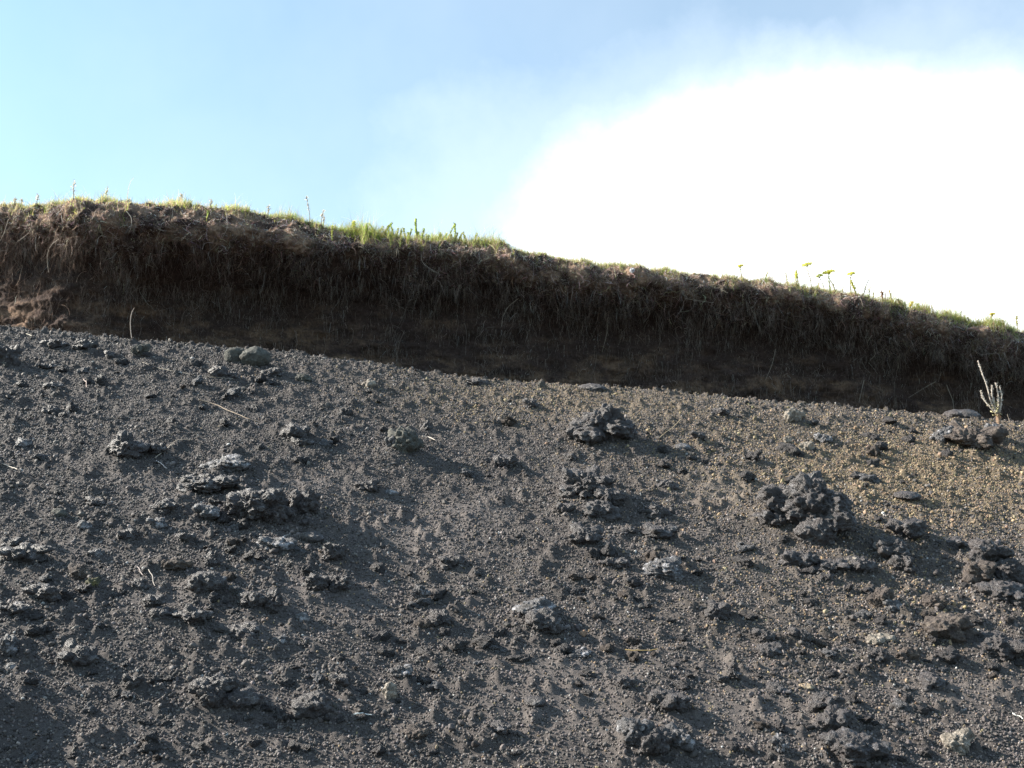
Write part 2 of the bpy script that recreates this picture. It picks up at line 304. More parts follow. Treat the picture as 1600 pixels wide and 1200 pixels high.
# rocks: picture place, width and height in pixels, shape, material, label
ROCKS = [
 (944, 668, 112, 60, 'peak', 'dark', 'peaked dark lava rock standing alone just below the middle of the crest'),
 (905, 677, 30, 14, 'clinker', 'dark', 'small dark clinker touching the left foot of the peaked lava rock'),
 (1238, 790, 84, 54, 'clinker', 'dark', 'left half of the largest lava clump, knobbly dark block under a curved straw'),
 (1280, 797, 130, 86, 'peak', 'dark', 'right half of the largest lava clump, tall and steep in shade'),
 (1212, 812, 60, 28, 'clinker', 'dark', 'low jagged foot of the largest lava clump on its left side'),
 (1278, 836, 60, 34, 'block', 'dark', 'rough block at the front foot of the largest lava clump'),
 (915, 760, 84, 48, 'clinker', 'dark', 'knobbly grey lava clump with a crown of small points above a folded rock'),
 (955, 778, 56, 34, 'clinker', 'dark', 'shaded right flank piece of the knobbly grey lava clump'),
 (938, 799, 58, 28, 'fold', 'dark', 'folded lava rock with curved ridges below the knobbly grey clump'),
 (882, 797, 34, 20, 'clinker', 'dark', 'small jagged rock left of the folded lava rock'),
 (1020, 800, 50, 22, 'clinker', 'dark', 'low dark clinker right of the folded lava rock'),
 (913, 842, 58, 32, 'clinker', 'dark', 'lumpy dark lava rock midway between the folded rock and the smooth ash'),
 (1028, 832, 60, 17, 'fold', 'dark', 'long thin folded slab right of the lumpy dark lava rock'),
 (982, 829, 30, 12, 'fold', 'dark', 'short folded sliver at the left tip of the long thin folded slab'),
 (1036, 892, 58, 32, 'slab', 'pale', 'layered lava rock with pale splintered left edge below the folded slabs'),
 (960, 880, 44, 15, 'clinker', 'dark', 'low dark clinker left of the layered pale-edged rock'),
 (1520, 687, 84, 36, 'clinker', 'brown', 'long low lava rock on brown gravel in front of the branching plant'),
 (1476, 683, 34, 27, 'clinker', 'pale', 'pale glinting knob at the left end of the long low lava rock'),
 (1555, 680, 30, 27, 'clinker', 'pale', 'grey crusted knob at the right end of the long low lava rock'),
 (1505, 648, 48, 14, 'round', 'dark', 'low dark mound on the crest left of the branching plant'),
 (1240, 651, 34, 23, 'block', 'tan', 'pale pinkish chunk high on the brown gravel'),
 (1125, 645, 27, 15, 'clinker', 'dark', 'small very dark rock near the crest left of the pale pinkish chunk'),
 (1093, 681, 24, 13, 'block', 'dark', 'small dark stone beside the thin twig right of the peaked rock'),
 (1067, 699, 25, 11, 'round', 'pale', 'small smooth pale stone below the thin twig'),
 (1232, 690, 13, 12, 'block', 'tan', 'tiny pale stone below the pale pinkish chunk'),
 (1262, 699, 24, 17, 'block', 'tan', 'reddish grey stone between the tiny pale stone and a flat pale rock'),
 (1291, 688, 30, 17, 'block', 'pale', 'flat pale-topped rock on brown gravel right of the reddish grey stone'),
 (632, 692, 54, 40, 'block', 'green', 'squared grey-green lava block with a pale twig at its right'),
 (612, 691, 22, 24, 'clinker', 'pale', 'white-flecked lump stuck to the left face of the squared lava block'),
 (666, 668, 20, 20, 'peak', 'dark', 'small pointed rock above the squared lava block'),
 (786, 724, 42, 22, 'clinker', 'dark', 'rough low clump of cinders right of the squared lava block'),
 (368, 557, 32, 26, 'round', 'green', 'rear half of the split round boulder near the crest'),
 (397, 560, 44, 32, 'round', 'green', 'front half of the split round boulder near the crest, smooth and domed'),
 (340, 583, 30, 20, 'block', 'dark', 'dark angular rock below left of the split round boulder'),
 (362, 588, 20, 12, 'clinker', 'dark', 'small dark rock touching the angular rock below the round boulder'),
 (423, 584, 34, 18, 'clinker', 'dark', 'dark rough rock below right of the split round boulder'),
 (473, 592, 26, 14, 'block', 'green', 'small greyish block right of the rocks below the round boulder'),
 (217, 549, 28, 20, 'block', 'green', 'small grey-green rock with a glinting face near the left crest'),
 (130, 540, 34, 16, 'clinker', 'dark', 'dark rock on the left crest below the soil bank'),
 (172, 556, 20, 14, 'block', 'dark', 'small dark rock between the left crest and the glinting rock'),
 (84, 538, 34, 14, 'clinker', 'dark', 'low dark rock on the left crest nearest the sunlit roots'),
 (8, 560, 34, 34, 'clinker', 'dark', 'black rock cut by the left edge of the photo at the crest'),
 (70, 573, 28, 9, 'clinker', 'dark', 'low crumbly rock right of the black edge rock'),
 (80, 604, 26, 9, 'block', 'dark', 'small flat-topped stone at the far left below the crest'),
 (195, 701, 64, 42, 'peak', 'dark', 'jagged dark rock with a sharp peak at the left beside a forked straw'),
 (240, 702, 36, 16, 'clinker', 'dark', 'low tail of cinders right of the jagged peaked rock'),
 (462, 677, 44, 24, 'block', 'dark', 'dark wedge-shaped rock at the lower end of the long curved straw'),
 (470, 692, 34, 15, 'clinker', 'dark', 'low dark rock just below the wedge-shaped rock'),
 (354, 728, 72, 24, 'fold', 'pale', 'pale crusted slab resting above a dark overhanging slab'),
 (322, 758, 84, 30, 'slab', 'dark', 'dark overhanging slab with deep shade beneath its front'),
 (404, 795, 94, 54, 'clinker', 'dark', 'large rough lava mass with a cavity, left of a knobbly rock'),
 (470, 790, 52, 44, 'clinker', 'dark', 'knobbly grey rock at the right end of the large rough lava mass'),
 (481, 820, 24, 20, 'clinker', 'dark', 'small dark lump below the knobbly grey rock'),
 (430, 852, 54, 25, 'block', 'pale', 'pale rounded lava rock below the large rough lava mass'),
 (488, 842, 36, 15, 'round', 'dark', 'half buried smooth rock right of the pale rounded lava rock'),
 (522, 866, 40, 34, 'clinker', 'dark', 'upright lumpy rock above a wide knobbly pair'),
 (492, 912, 40, 27, 'clinker', 'dark', 'left rock of the wide knobbly pair left of centre'),
 (525, 914, 40, 27, 'clinker', 'dark', 'right rock of the wide knobbly pair left of centre'),
 (575, 761, 36, 22, 'clinker', 'dark', 'small craggy rock on the smooth ash right of the large lava mass'),
 (608, 770, 26, 9, 'round', 'pale', 'thin pale flake right of the small craggy rock'),
 (320, 914, 58, 30, 'block', 'dark', 'rounded dark rock with a flat shaded front above the twin-lobed rock'),
 (272, 884, 50, 22, 'clinker', 'brown', 'low lumpy rock above left of the rounded dark rock'),
 (328, 879, 28, 26, 'clinker', 'dark', 'small upright rock right of the low lumpy rock'),
 (388, 940, 46, 28, 'clinker', 'dark', 'left lobe of the twin-lobed rock in the left half of the slope'),
 (422, 945, 42, 36, 'clinker', 'dark', 'right lobe of the twin-lobed rock, taller and ridged'),
 (252, 795, 40, 22, 'clinker', 'dark', 'dark rough rock below left of the dark overhanging slab'),
 (245, 822, 32, 20, 'block', 'pale', 'small pale-faced rock left of the large rough lava mass'),
 (325, 803, 44, 22, 'block', 'pale', 'glinting low rock between the overhanging slab and the large lava mass'),
 (290, 842, 30, 18, 'clinker', 'dark', 'small craggy rock below the glinting low rock'),
 (196, 838, 34, 18, 'clinker', 'dark', 'small brownish clod left of the small craggy rock'),
 (130, 824, 24, 18, 'block', 'pale', 'small pale-topped stone standing left of the brownish clod'),
 (148, 866, 20, 14, 'block', 'pale', 'bright glinting chip lying below the small pale-topped stone'),
 (90, 803, 22, 14, 'round', 'green', 'small rounded greenish stone alone at the left'),
 (146, 786, 30, 14, 'clinker', 'dark', 'dark crumbly clod above right of the rounded greenish stone'),
 (36, 870, 72, 26, 'clinker', 'dark', 'wide low rock near the left edge with a long shadow'),
 (14, 852, 32, 20, 'clinker', 'dark', 'dark rock at the left edge just above the wide low rock'),
 (122, 896, 36, 20, 'clinker', 'brown', 'low greyish clod above the yellow lichened stone'),
 (143, 913, 20, 14, 'block', 'lichen', 'yellow-green lichened stone in the left part of the slope'),
 (64, 930, 50, 24, 'clinker', 'dark', 'dark jagged rock left of the yellow lichened stone'),
 (20, 955, 50, 18, 'clinker', 'dark', 'low dark rock at the left edge below the jagged rock'),
 (215, 917, 28, 18, 'clinker', 'dark', 'small rough rock beside the two short pale straws'),
 (236, 943, 34, 18, 'clinker', 'dark', 'small dark rock just below the two short pale straws'),
 (246, 960, 36, 17, 'block', 'dark', 'small ridge-shaped rock left of a broad shaded mound'),
 (300, 966, 58, 28, 'clinker', 'dark', 'broad shaded mound of cinders left of the long low sill rock'),
 (372, 990, 66, 24, 'block', 'dark', 'long low sill-like rock with a flat shaded front'),
 (470, 969, 24, 17, 'round', 'pale', 'small smooth pale stone standing out right of the sill-like rock'),
 (438, 1003, 24, 14, 'block', 'pale', 'tiny pale angular stone below the small smooth pale stone'),
 (33, 695, 24, 16, 'block', 'pale', 'pale-flecked stone at the far left in open gravel'),
 (80, 642, 28, 13, 'block', 'dark', 'small dark stone above the pale-flecked stone at the far left'),
 (122, 1030, 52, 36, 'block', 'dark', 'steep-fronted rock in the lower left with a long shadow'),
 (10, 1018, 34, 34, 'clinker', 'pale', 'white-flecked rock cut by the left edge in the lower left'),
 (16, 1044, 18, 12, 'round', 'pale', 'round pale pebble beside the white-flecked edge rock'),
 (330, 1078, 66, 30, 'clinker', 'dark', 'rear part of the large crumbled rock in the lower left'),
 (330, 1098, 44, 36, 'clinker', 'dark', 'front knob of the large crumbled rock in the lower left'),
 (370, 1098, 60, 26, 'block', 'dark', 'right shaded part of the large crumbled rock in the lower left'),
 (488, 1106, 62, 36, 'block', 'dark', 'domed dark rock right of the large crumbled rock'),
 (530, 1070, 34, 24, 'clinker', 'dark', 'small rough rock above right of the domed dark rock'),
 (204, 1073, 26, 22, 'clinker', 'dark', 'small glinting clod left of the large crumbled rock'),
 (656, 929, 28, 26, 'clinker', 'pale', 'white crusted lump standing alone left of centre'),
 (690, 971, 44, 24, 'clinker', 'dark', 'small black rock below the white crusted lump'),
 (658, 980, 26, 18, 'clinker', 'brown', 'brown crumbly clod at the left of the small black rock'),
 (835, 955, 66, 30, 'clinker', 'pale', 'white-flecked upper half of the central crumbled lava rock'),
 (850, 975, 60, 34, 'clinker', 'dark', 'dark shaded lower half of the central crumbled lava rock'),
 (906, 1023, 36, 13, 'slab', 'pale', 'thin white-edged slab below right of the central crumbled rock'),
 (705, 880, 38, 19, 'clinker', 'dark', 'low dark clod in smooth ash above the white crusted lump'),
 (1120, 960, 42, 28, 'clinker', 'dark', 'rounded knobbly rock by itself right of centre'),
 (608, 1086, 24, 33, 'block', 'tan', 'upright brownish wedge of stone at the bottom left of centre'),
 (628, 1053, 34, 20, 'clinker', 'pale', 'white-flecked rock just above the upright brownish wedge'),
 (835, 1099, 32, 14, 'round', 'dark', 'small smooth dark stone in fine ash near the bottom centre'),
 (650, 1148, 44, 20, 'block', 'brown', 'low brown rock near the bottom left of centre'),
 (778, 1139, 38, 13, 'block', 'dark', 'flat grey stone near the bottom centre'),
 (1042, 1100, 66, 32, 'clinker', 'dark', 'dark hollowed rock at the bottom right of centre'),
 (975, 1070, 36, 22, 'block', 'dark', 'grey angular rock above left of the dark hollowed rock'),
 (1147, 1056, 28, 40, 'peak', 'dark', 'slim upright rock with pale ribs in the lower right'),
 (1202, 1018, 40, 20, 'block', 'dark', 'small wedge-shaped rock above right of the slim upright rock'),
 (1216, 1078, 36, 13, 'block', 'dark', 'small flat stone left of the buff oval pebble'),
 (1261, 1074, 23, 8, 'round', 'buff', 'flat buff oval pebble in the lower right'),
 (1196, 996, 34, 18, 'clinker', 'dark', 'low knobbly rock above the small wedge-shaped rock'),
 (1226, 1000, 28, 15, 'clinker', 'brown', 'short brownish clod right of the low knobbly rock'),
 (1254, 998, 34, 24, 'clinker', 'dark', 'dark knobbly clod right of the short brownish clod'),
 (1290, 1104, 50, 28, 'clinker', 'dark', 'upper rock of the stacked crumbly pair at the bottom right'),
 (1302, 1130, 54, 32, 'clinker', 'dark', 'lower rock of the stacked crumbly pair at the bottom right'),
 (1221, 1170, 30, 28, 'clinker', 'pale', 'grey glinting lump at the bottom below the stacked crumbly pair'),
 (1420, 831, 62, 34, 'clinker', 'dark', 'dark shaggy rock right of the largest lava clump'),
 (1400, 862, 56, 34, 'clinker', 'dark', 'heaped black cinders just below the dark shaggy rock'),
 (1413, 884, 40, 24, 'clinker', 'dark', 'round knobs at the foot of the heaped black cinders'),
 (1250, 876, 56, 24, 'clinker', 'dark', 'left end of the low ridge below the largest lava clump'),
 (1300, 886, 56, 20, 'clinker', 'dark', 'middle of the low ridge below the largest lava clump'),
 (1345, 886, 48, 22, 'clinker', 'dark', 'right end of the low ridge below the largest lava clump'),
 (1291, 903, 26, 14, 'block', 'dark', 'small stone under the low ridge of cinders'),
 (1545, 868, 58, 40, 'clinker', 'dark', 'topmost knobbly rock of the heap at the right edge'),
 (1530, 898, 50, 34, 'clinker', 'brown', 'left rock of the heap at the right edge'),
 (1580, 893, 52, 36, 'clinker', 'dark', 'outer rock of the heap cut by the right edge'),
 (1570, 928, 70, 26, 'fold', 'dark', 'folded lowest rock of the heap at the right edge'),
 (1378, 940, 38, 34, 'clinker', 'brown', 'brown knobbly rock below the heaped black cinders'),
 (1398, 950, 34, 20, 'block', 'pale', 'grey wedge at the right foot of the brown knobbly rock'),
 (1462, 944, 34, 22, 'clinker', 'brown', 'small brown rock right of the brown knobbly rock'),
 (1484, 984, 76, 40, 'clinker', 'brown', 'large rough rock in deep shade at the lower right'),
 (1372, 1001, 48, 17, 'block', 'tan', 'pale elongated stone left of the large rough shaded rock'),
 (1563, 1014, 78, 32, 'block', 'dark', 'dark flat mass at the right edge below the shaded rock'),
 (1375, 1030, 30, 26, 'clinker', 'dark', 'small ribbed rock under the pale elongated stone'),
 (1420, 1026, 38, 22, 'clinker', 'brown', 'brown clod right of the small ribbed rock'),
 (1456, 1067, 54, 20, 'slab', 'dark', 'low layered rock near the lower right edge'),
 (1499, 1166, 44, 34, 'fold', 'tan', 'pale tilted splinter of rock at the bottom right'),
 (1330, 878, 30, 12, 'block', 'tan', 'small buff chip lying on the low ridge of cinders'),
 (995, 1150, 58, 44, 'clinker', 'pale', 'white-flecked rock at the bottom edge right of centre'),
 (1022, 1168, 66, 48, 'clinker', 'dark', 'big dark rough rock at the bottom edge right of centre'),
 (1060, 1160, 50, 34, 'clinker', 'pale', 'grey flecked rock right of the big dark rough one at the bottom edge'),
 (1340, 1170, 90, 30, 'fold', 'dark', 'long low ridged rock along the bottom edge at the right'),
 (830, 632, 26, 17, 'clinker', 'dark', 'small knobbly rock near the crest left of the peaked lava rock'),
 (747, 597, 36, 13, 'clinker', 'dark', 'low dark rock on the crest at the middle of the bank'),
 (845, 603, 11, 14, 'block', 'green', 'tiny upright stone on the crest'),
 (925, 606, 44, 11, 'round', 'dark', 'smooth flat mound on the crest right of the tiny upright stone'),
 (893, 716, 24, 16, 'clinker', 'dark', 'small clod above the knobbly grey lava clump'),
 (577, 600, 24, 14, 'block', 'tan', 'small buff-grey stone just below the crest left of centre'),
 (1045, 760, 30, 16, 'block', 'dark', 'small grey stone right of the knobbly grey clump crown'),
 (1418, 775, 38, 12, 'round', 'dark', 'flat dark stone above the dark shaggy rock'),
 (1486, 852, 40, 18, 'block', 'dark', 'low grey stone right of the dark shaggy rock'),
]
_m = []
for a, b_, wp, hp, kind, mat, lab in ROCKS:
    p, q = ground_hit(a, b_ + .30*hp); _m.append((p[0], p[1] + .02, wp*q/FPX*.62, hp*q/FPX*.26))
_p, _ = ground_hit(-55, 1130); _m.append((_p[0], _p[1], .17, .08))     # unseen humps added out of frame to shade the lower left corner
_p, _ = ground_hit(-75, 1165); _m.append((_p[0], _p[1], .17, .085))
MOUNDS = _m

# ------------------------------------------------------------------ ground sheet
def spread(lo, hi, step, far, growth=1.16):
    core = np.arange(lo, hi, step); out = []; s, v = step, core[-1]
    while v < far: s *= growth; v += s; out.append(v)
    lead = []; s, v = step, lo
    while v > -far: s *= growth; v -= s; lead.append(v)
    return np.concatenate([lead[::-1], core, out])
gx = spread(-5.6, 5.9, .0125, 600); gy = spread(3.7, 9.9, .0115, 600)
X, Y = np.meshgrid(gx, gy, indexing='ij'); x_, y_ = X.ravel(), Y.ravel()
Z = ground_z(x_, y_); GP = np.stack([x_, y_, Z], 1)
nx, ny = len(gx), len(gy)
i = (np.arange(nx-1)[:, None]*ny + np.arange(ny-1)[None]).ravel()
GF = np.stack([i, i+ny, i+ny+1, i+1], 1)
px, py, _ = project(GP); tanf = region_tan(px, py); sf = sandy(px, py)
v = np.clip(.064 + .02*perlin(GP*1.7) + .035*sf, .03, 1)
gcol = v[:, None]*(np.array([[1.08, .915, .86]])*(1-tanf[:, None]) + tanf[:, None]*np.array([[2.0, 1.52, 1.0]]))
tag(link('cinder_slope', np_mesh('cinder_slope', GP, GF, M['ash'], True, gcol)), 'dark grey slope of volcanic ash and cinders rising to the bank', 'slope', kind='structure')

# ------------------------------------------------------------------ gravel (uncountable: one object)
icos = {}
def ico(sub):
    if sub not in icos:
        bm = bmesh.new(); bmesh.ops.create_icosphere(bm, subdivisions=sub, radius=1)
        icos[sub] = (np.array([v.co[:] for v in bm.verts]), np.array([[v.index for v in f.verts] for f in bm.faces])); bm.free()
    return icos[sub]
rs = np.random.RandomState(11)
src = bpy.data.collections.new('gravel_grains')
NV = 9
for k in range(NV):
    V, F = ico(3); V = V.copy()
    V *= (1 + .34*fbm(V*1.25 + 40*k, 3, .6))[:, None]; V *= (1, .85, .72)
    o = bpy.data.objects.new('grain', np_mesh('grain', V, F, M['grain'])); src.objects.link(o)
def scatter(n, size_lo, size_hi, power, seed, clump=0., sandmin=.2):
    rs = np.random.RandomState(seed); out = []
    qx = rs.uniform(-5.4, 5.7, n); qy = 3.9 + 6.0*rs.rand(n)
    hw = 800/FPX*qy + .35; ok = rs.rand(n) < np.clip(1 - (np.abs(qx)-hw)/1.6, 0, 1)**1.5; qx, qy = qx[ok], qy[ok]
    z = ground_z(qx, qy); P = np.stack([qx, qy, z], 1); a, b_, _ = project(P)
    dens = 1 - (1-sandmin)*sandy(a, b_)
    if clump: dens *= np.clip(.35 + clump*(fbm(xy0(qx, qy, 8.)*2.2, 3) + .25*smooth(900, 1500, a)), .04, 1)
    ok = rs.rand(len(qx)) < dens; P = P[ok]; a, b_ = a[ok], b_[ok]
    s = size_lo + (size_hi-size_lo)*rs.rand(len(P))**power
    P[:, 2] += s*.25
    return P, s, a, b_
sets = [scatter(460000, .0032, .0070, 1.5, 1, .0, .6), scatter(75000, .0055, .0112, 2.0, 2, 1.3, .08), scatter(6500, .011, .021, 2.5, 3, 1.7, .03)]
P = np.concatenate([s[0] for s in sets]); S = np.concatenate([s[1] for s in sets])
a_ = np.concatenate([s[2] for s in sets]); b__ = np.concatenate([s[3] for s in sets]); n = len(P)
tf = region_tan(a_, b__); u = rs.rand(n)
base = np.exp(rs.normal(math.log(.076), .42, n))
base *= np.where(S > .011, .72, 1)
col = base[:, None]*np.array([[1.07, .915, .86]])*(1 + .02*rs.normal(size=(n, 3)))
ist = u < tf*.80*np.where(S > .02, .5, 1)
tanc = np.array([.195, .143, .090])*np.exp(rs.normal(0, .26, n))[:, None]*(1 + .05*rs.normal(size=(n, 3)))
col[ist] = tanc[ist]
pl = rs.rand(n) < .006; col[pl] = np.array([.34, .33, .32])*rs.uniform(.6, 1.2, (pl.sum(), 1))
me = bpy.data.meshes.new('gravel'); me.vertices.add(n); me.vertices.foreach_set('co', P.astype(np.float32).ravel())
def pattr(nm, typ, key, arr):
    a = me.attributes.new(nm, typ, 'POINT'); a.data.foreach_set(key, np.ascontiguousarray(arr).ravel())
pattr('scl', 'FLOAT_VECTOR', 'vector', (S[:, None]*rs.uniform(.75, 1.3, (n, 3))).astype(np.float32))
pattr('rot', 'FLOAT_VECTOR', 'vector', (rs.rand(n, 3)*6.283).astype(np.float32))
pattr('pick', 'INT', 'value', rs.randint(0, NV, n).astype(np.int32))
pattr('tint', 'FLOAT_COLOR', 'color', np.concatenate([np.clip(col, .01, .8), np.ones((n, 1))], 1).astype(np.float32))
gravel = link('gravel', me); tag(gravel, 'loose volcanic gravel covering the whole dark slope', 'gravel', kind='stuff')
ng = bpy.data.node_groups.new('gravel_nodes', 'GeometryNodeTree')
ng.interface.new_socket('Geometry', in_out='INPUT', socket_type='NodeSocketGeometry')
ng.interface.new_socket('Geometry', in_out='OUTPUT', socket_type='NodeSocketGeometry')
gi, go = ng.nodes.new('NodeGroupInput'), ng.nodes.new('NodeGroupOutput')
ci = ng.nodes.new('GeometryNodeCollectionInfo'); ci.inputs['Collection'].default_value = src
ci.inputs['Separate Children'].default_value = True; ci.inputs['Reset Children'].default_value = True
iop = ng.nodes.new('GeometryNodeInstanceOnPoints'); iop.inputs['Pick Instance'].default_value = True
def named(nm, typ):
    q = ng.nodes.new('GeometryNodeInputNamedAttribute'); q.data_type = typ; q.inputs['Name'].default_value = nm
    return q.outputs['Attribute']
e2r = ng.nodes.new('FunctionNodeEulerToRotation')
ng.links.new(gi.outputs[0], iop.inputs['Points']); ng.links.new(ci.outputs[0], iop.inputs['Instance'])
ng.links.new(named('pick', 'INT'), iop.inputs['Instance Index']); ng.links.new(named('scl', 'FLOAT_VECTOR'), iop.inputs['Scale'])
ng.links.new(named('rot', 'FLOAT_VECTOR'), e2r.inputs[0]); ng.links.new(e2r.outputs[0], iop.inputs['Rotation'])
ng.links.new(iop.outputs[0], go.inputs[0])
gravel.modifiers.new('grains', 'NODES').node_group = ng

# ------------------------------------------------------------------ lava rocks
def rock_mesh(seed, w, d, h, kind, sub, mat):
    rs = np.random.RandomState(seed); D, F = ico(sub)
    # union of ellipsoids seen from the middle gives a lumpy body with creases
    r = np.zeros(len(D)); nl = {'clinker': 11, 'slab': 6, 'round': 2, 'fold': 7, 'peak': 9, 'block': 5}[kind]
    for k in range(nl):
        if k == 0: c = np.zeros(3); a = np.array([.62, .62, .60])
        else:
            ang = rs.rand()*6.283; q = rs.uniform(.35, .72)
            c = np.array([math.cos(ang)*q, math.sin(ang)*q, rs.uniform(-.25, .5)]); a = rs.uniform(.22, .42, 3)
            if kind == 'peak': c[:2] *= 1-.65*max(c[2], 0)*1.6; c[2] *= 1.3
            if kind == 'round': c *= .3; a = rs.uniform(.5, .7, 3)
        Da = D/a; ca = c/a
        A = (Da**2).sum(1); B = (Da*ca).sum(1); Cc = (ca**2).sum() - 1
        disc = B*B - A*Cc; rr = np.where(disc > 0, (B + np.sqrt(np.maximum(disc, 0)))/A, 0)
        r = np.maximum(r, rr)
    V = D*r[:, None]; off = seed*3.7
    V = V + .10*np.stack([perlin(V*2.2 + off + j*11) for j in range(3)], 1)
    V -= V.mean(0); V /= np.abs(V).max(0)
    if kind == 'peak': V[:, :2] *= (1 - .45*smooth(-.3, 1., V[:, 2]))[:, None]
    asp = max(h/w*1.22, .36); V = V*(1, d/w, asp)              # true proportions before the roughness goes on
    nr = D*(1, 1, .9); e = .55 + .45*min(asp, 1)
    if kind in ('clinker', 'peak'):
        V = V + nr*e*(.24*(.5 - worley(V*2.9 + off)) + .17*(.5 - worley(V*6.3 + off)) + .09*fbm(V*7 + off, 4, .65))[:, None]
        if sub > 4: V = V + nr*e*(.085*(.5 - worley(V*14 + off)) + .03*fbm(V*26+off, 2))[:, None]
    elif kind in ('slab', 'fold'):
        ph = V[:, 2]*(15 if kind == 'slab' else 10)/asp*.6 + 3.2*fbm(V*1.6 + off, 2)
        rid = np.abs(np.sin(ph)); V = V + nr*np.array([1, 1, .4])*e*(.11*rid - .05)[:, None]
        V = V + nr*e*(.11*fbm(V*5 + off, 4, .65) + .14*(.5 - worley(V*5 + off)) + .06*(.5 - worley(V*13 + off)))[:, None]
    elif kind == 'block':
        V = V + nr*e*(.26*(.5 - worley(V*2.4 + off)) + .13*fbm(V*4 + off, 5, .65) + .09*(.5-worley(V*9+off)))[:, None]
    else: V = V + nr*e*(.06*fbm(V*3 + off, 6, .65) + .04*(.5 - worley(V*7 + off)))[:, None]
    V = V*(w/2)
    return np_mesh('rock', V, F, mat)
slope_up = Vector((.05, -.30, 1)).normalized()
def place_rock(name, px, py, wp, hp, kind, mat, seed, label, cat='rock', group='lava rocks lying on the cinder slope', yaw=None, sink=.14):
    p, s = ground_hit(px, py + .22*hp); k = s*np.linalg.norm(pdir(px, py))/FPX
    w_, h_ = wp*k*1.10, hp*k*1.0
    sub = 6 if wp >= 78 else (5 if wp >= 26 else 4)
    o = link(name, rock_mesh(seed, w_, w_*.8, h_, kind, sub, M[mat]))
    o.rotation_mode = 'QUATERNION'
    o.rotation_quaternion = slope_up.to_track_quat('Z', 'Y') if False else Vector((0, 0, 1)).rotation_difference(slope_up)
    rs = np.random.RandomState(seed)
    q = o.rotation_quaternion.copy(); q.rotate(slope_up.to_track_quat('Z', 'Y').__class__(slope_up, rs.uniform(-.25, .25) if yaw is None else yaw)); o.rotation_quaternion = q
    o.location = (p[0], p[1] + .02, p[2] + h_*(.36 - sink))
    tag(o, label, cat, group); return o
used = []
for k, (a, b_, wp, hp, kind, mat, lab) in enumerate(ROCKS):
    place_rock('lava_rock', a, b_, wp, hp, kind, mat, 100 + k, lab); used.append((a, b_, wp))
# small clods: look-alikes, individual objects
protos = []
for k in range(14):
    protos.append((rock_mesh(900 + k, 1, .9, .62, ['clinker', 'block', 'clinker', 'peak'][k % 4], 4, M[['dark', 'dark', 'brown', 'dark', 'pale', 'dark'][k % 6]])))
rs = np.random.RandomState(77); cnt = 0
while cnt < 290:
    a, b_ = rs.uniform(5, 1595), rs.uniform(545, 1190)
    if b_ < np.interp(a, [p[0] for p in CREST], [p[1] for p in CREST]) + 14: continue
    if any(abs(a-q)/(wq*.6+10) + abs(b_-r)/(wq*.35+6) < 1 for q, r, wq in used): continue
    dens = .35 + .9*float(fbm(np.array([[a/160, b_/110, 2.2]]), 2)[0]) + .25*(b_ > 850) - .8*float(sandy(np.array([a]), np.array([b_]))[0])
    if a > 600 and a < 860 and b_ < 900: dens -= .2
    if rs.rand() > dens: continue
    p, s = ground_hit(a, b_); size = s/FPX*rs.uniform(9, 30)*(1 if rs.rand() < .85 else 1.4)
    o = link('cinder_clod', protos[rs.randint(14)], loc=(p[0], p[1], p[2] + size*.04))
    o.scale = (size*rs.uniform(.9, 1.4), size*rs.uniform(.8, 1.1), size*rs.uniform(.7, 1.15))
    o.rotation_euler = (.2*rs.normal(), .2*rs.normal(), rs.rand()*6.28)
    tag(o, 'small dark cinder clod, smaller than a fist, lying loose among the gravel', 'cinder clod', 'small cinder clods scattered over the slope')
    used.append((a, b_, 16)); cnt += 1

# ------------------------------------------------------------------ soil bank
bx = np.concatenate([-5.4 - np.cumsum(.02*1.09**np.arange(60))[::-1], np.arange(-5.4, 6.3, .016), 6.3 + np.cumsum(.02*1.09**np.arange(60))])
ctrl_v = np.array([0, .10, .22, .32, .38, .46, .56, .64, .74, .86, 1.0])
def bank_profile(x):
    T, B = ztop(x), zcrest(x) - .35
    pxx = 800 + FPX*x/10.2
    nose = np.interp(pxx, [-200, 40, 90, 170, 300, 420, 560, 700, 850, 1000, 1200, 1400, 1600, 1900], [.12, .18, .38, .52, .50, .36, .26, .26, .24, .20, .18, .18, .18, .15])
    low = np.interp(pxx, [0, 90, 170, 300, 450, 600, 900, 1200, 1600], [.34, .40, .48, .46, .40, .30, .28, .26, .24])
    cut = np.interp(pxx, [0, 60, 140, 250, 500, 900, 1300, 1600], [.10, .16, .38, .52, .50, .44, .40, .36])
    H = T - B; by = bank_y(x)
    ys = [3.2+0*x, 1.2+0*x, .55+0*x, .20+0*x, .04-nose*.3, -nose, -nose*.8+.02, cut*.35-nose*.3, cut, cut*1.1, cut*.9]
    zs = [T-.5, T-.14, T-.02, T-.005, T-.06, T-low*.70, T-low*1.05, T-low-.10, T-low-.28, T-.5*(H+low)-.08, B]
    return np.stack(ys, 1) + by[:, None], np.stack(zs, 1)
CY, CZ = bank_profile(bx)
NVr = 300; vv = np.linspace(0, 1, NVr)**1.0
vv = np.concatenate([np.linspace(0, .22, 30, endpoint=False), np.linspace(.22, 1, 270)])
def catmull(ctrl, vq):
    k = np.clip(np.searchsorted(ctrl_v, vq, 'right')-1, 0, len(ctrl_v)-2); t = (vq-ctrl_v[k])/(ctrl_v[k+1]-ctrl_v[k])
    g = lambda j: ctrl[:, np.clip(j, 0, len(ctrl_v)-1)]
    p0, p1, p2, p3 = g(k-1), g(k), g(k+1), g(k+2)
    return .5*(2*p1 + (p2-p0)*t + (2*p0-5*p1+4*p2-p3)*t*t + (3*p1-p0-3*p2+p3)*t**3)
BY, BZ = catmull(CY, vv), catmull(CZ, vv)
nU, nV = BY.shape
BP = np.stack([np.repeat(bx[:, None], nV, 1), BY, BZ], 2)
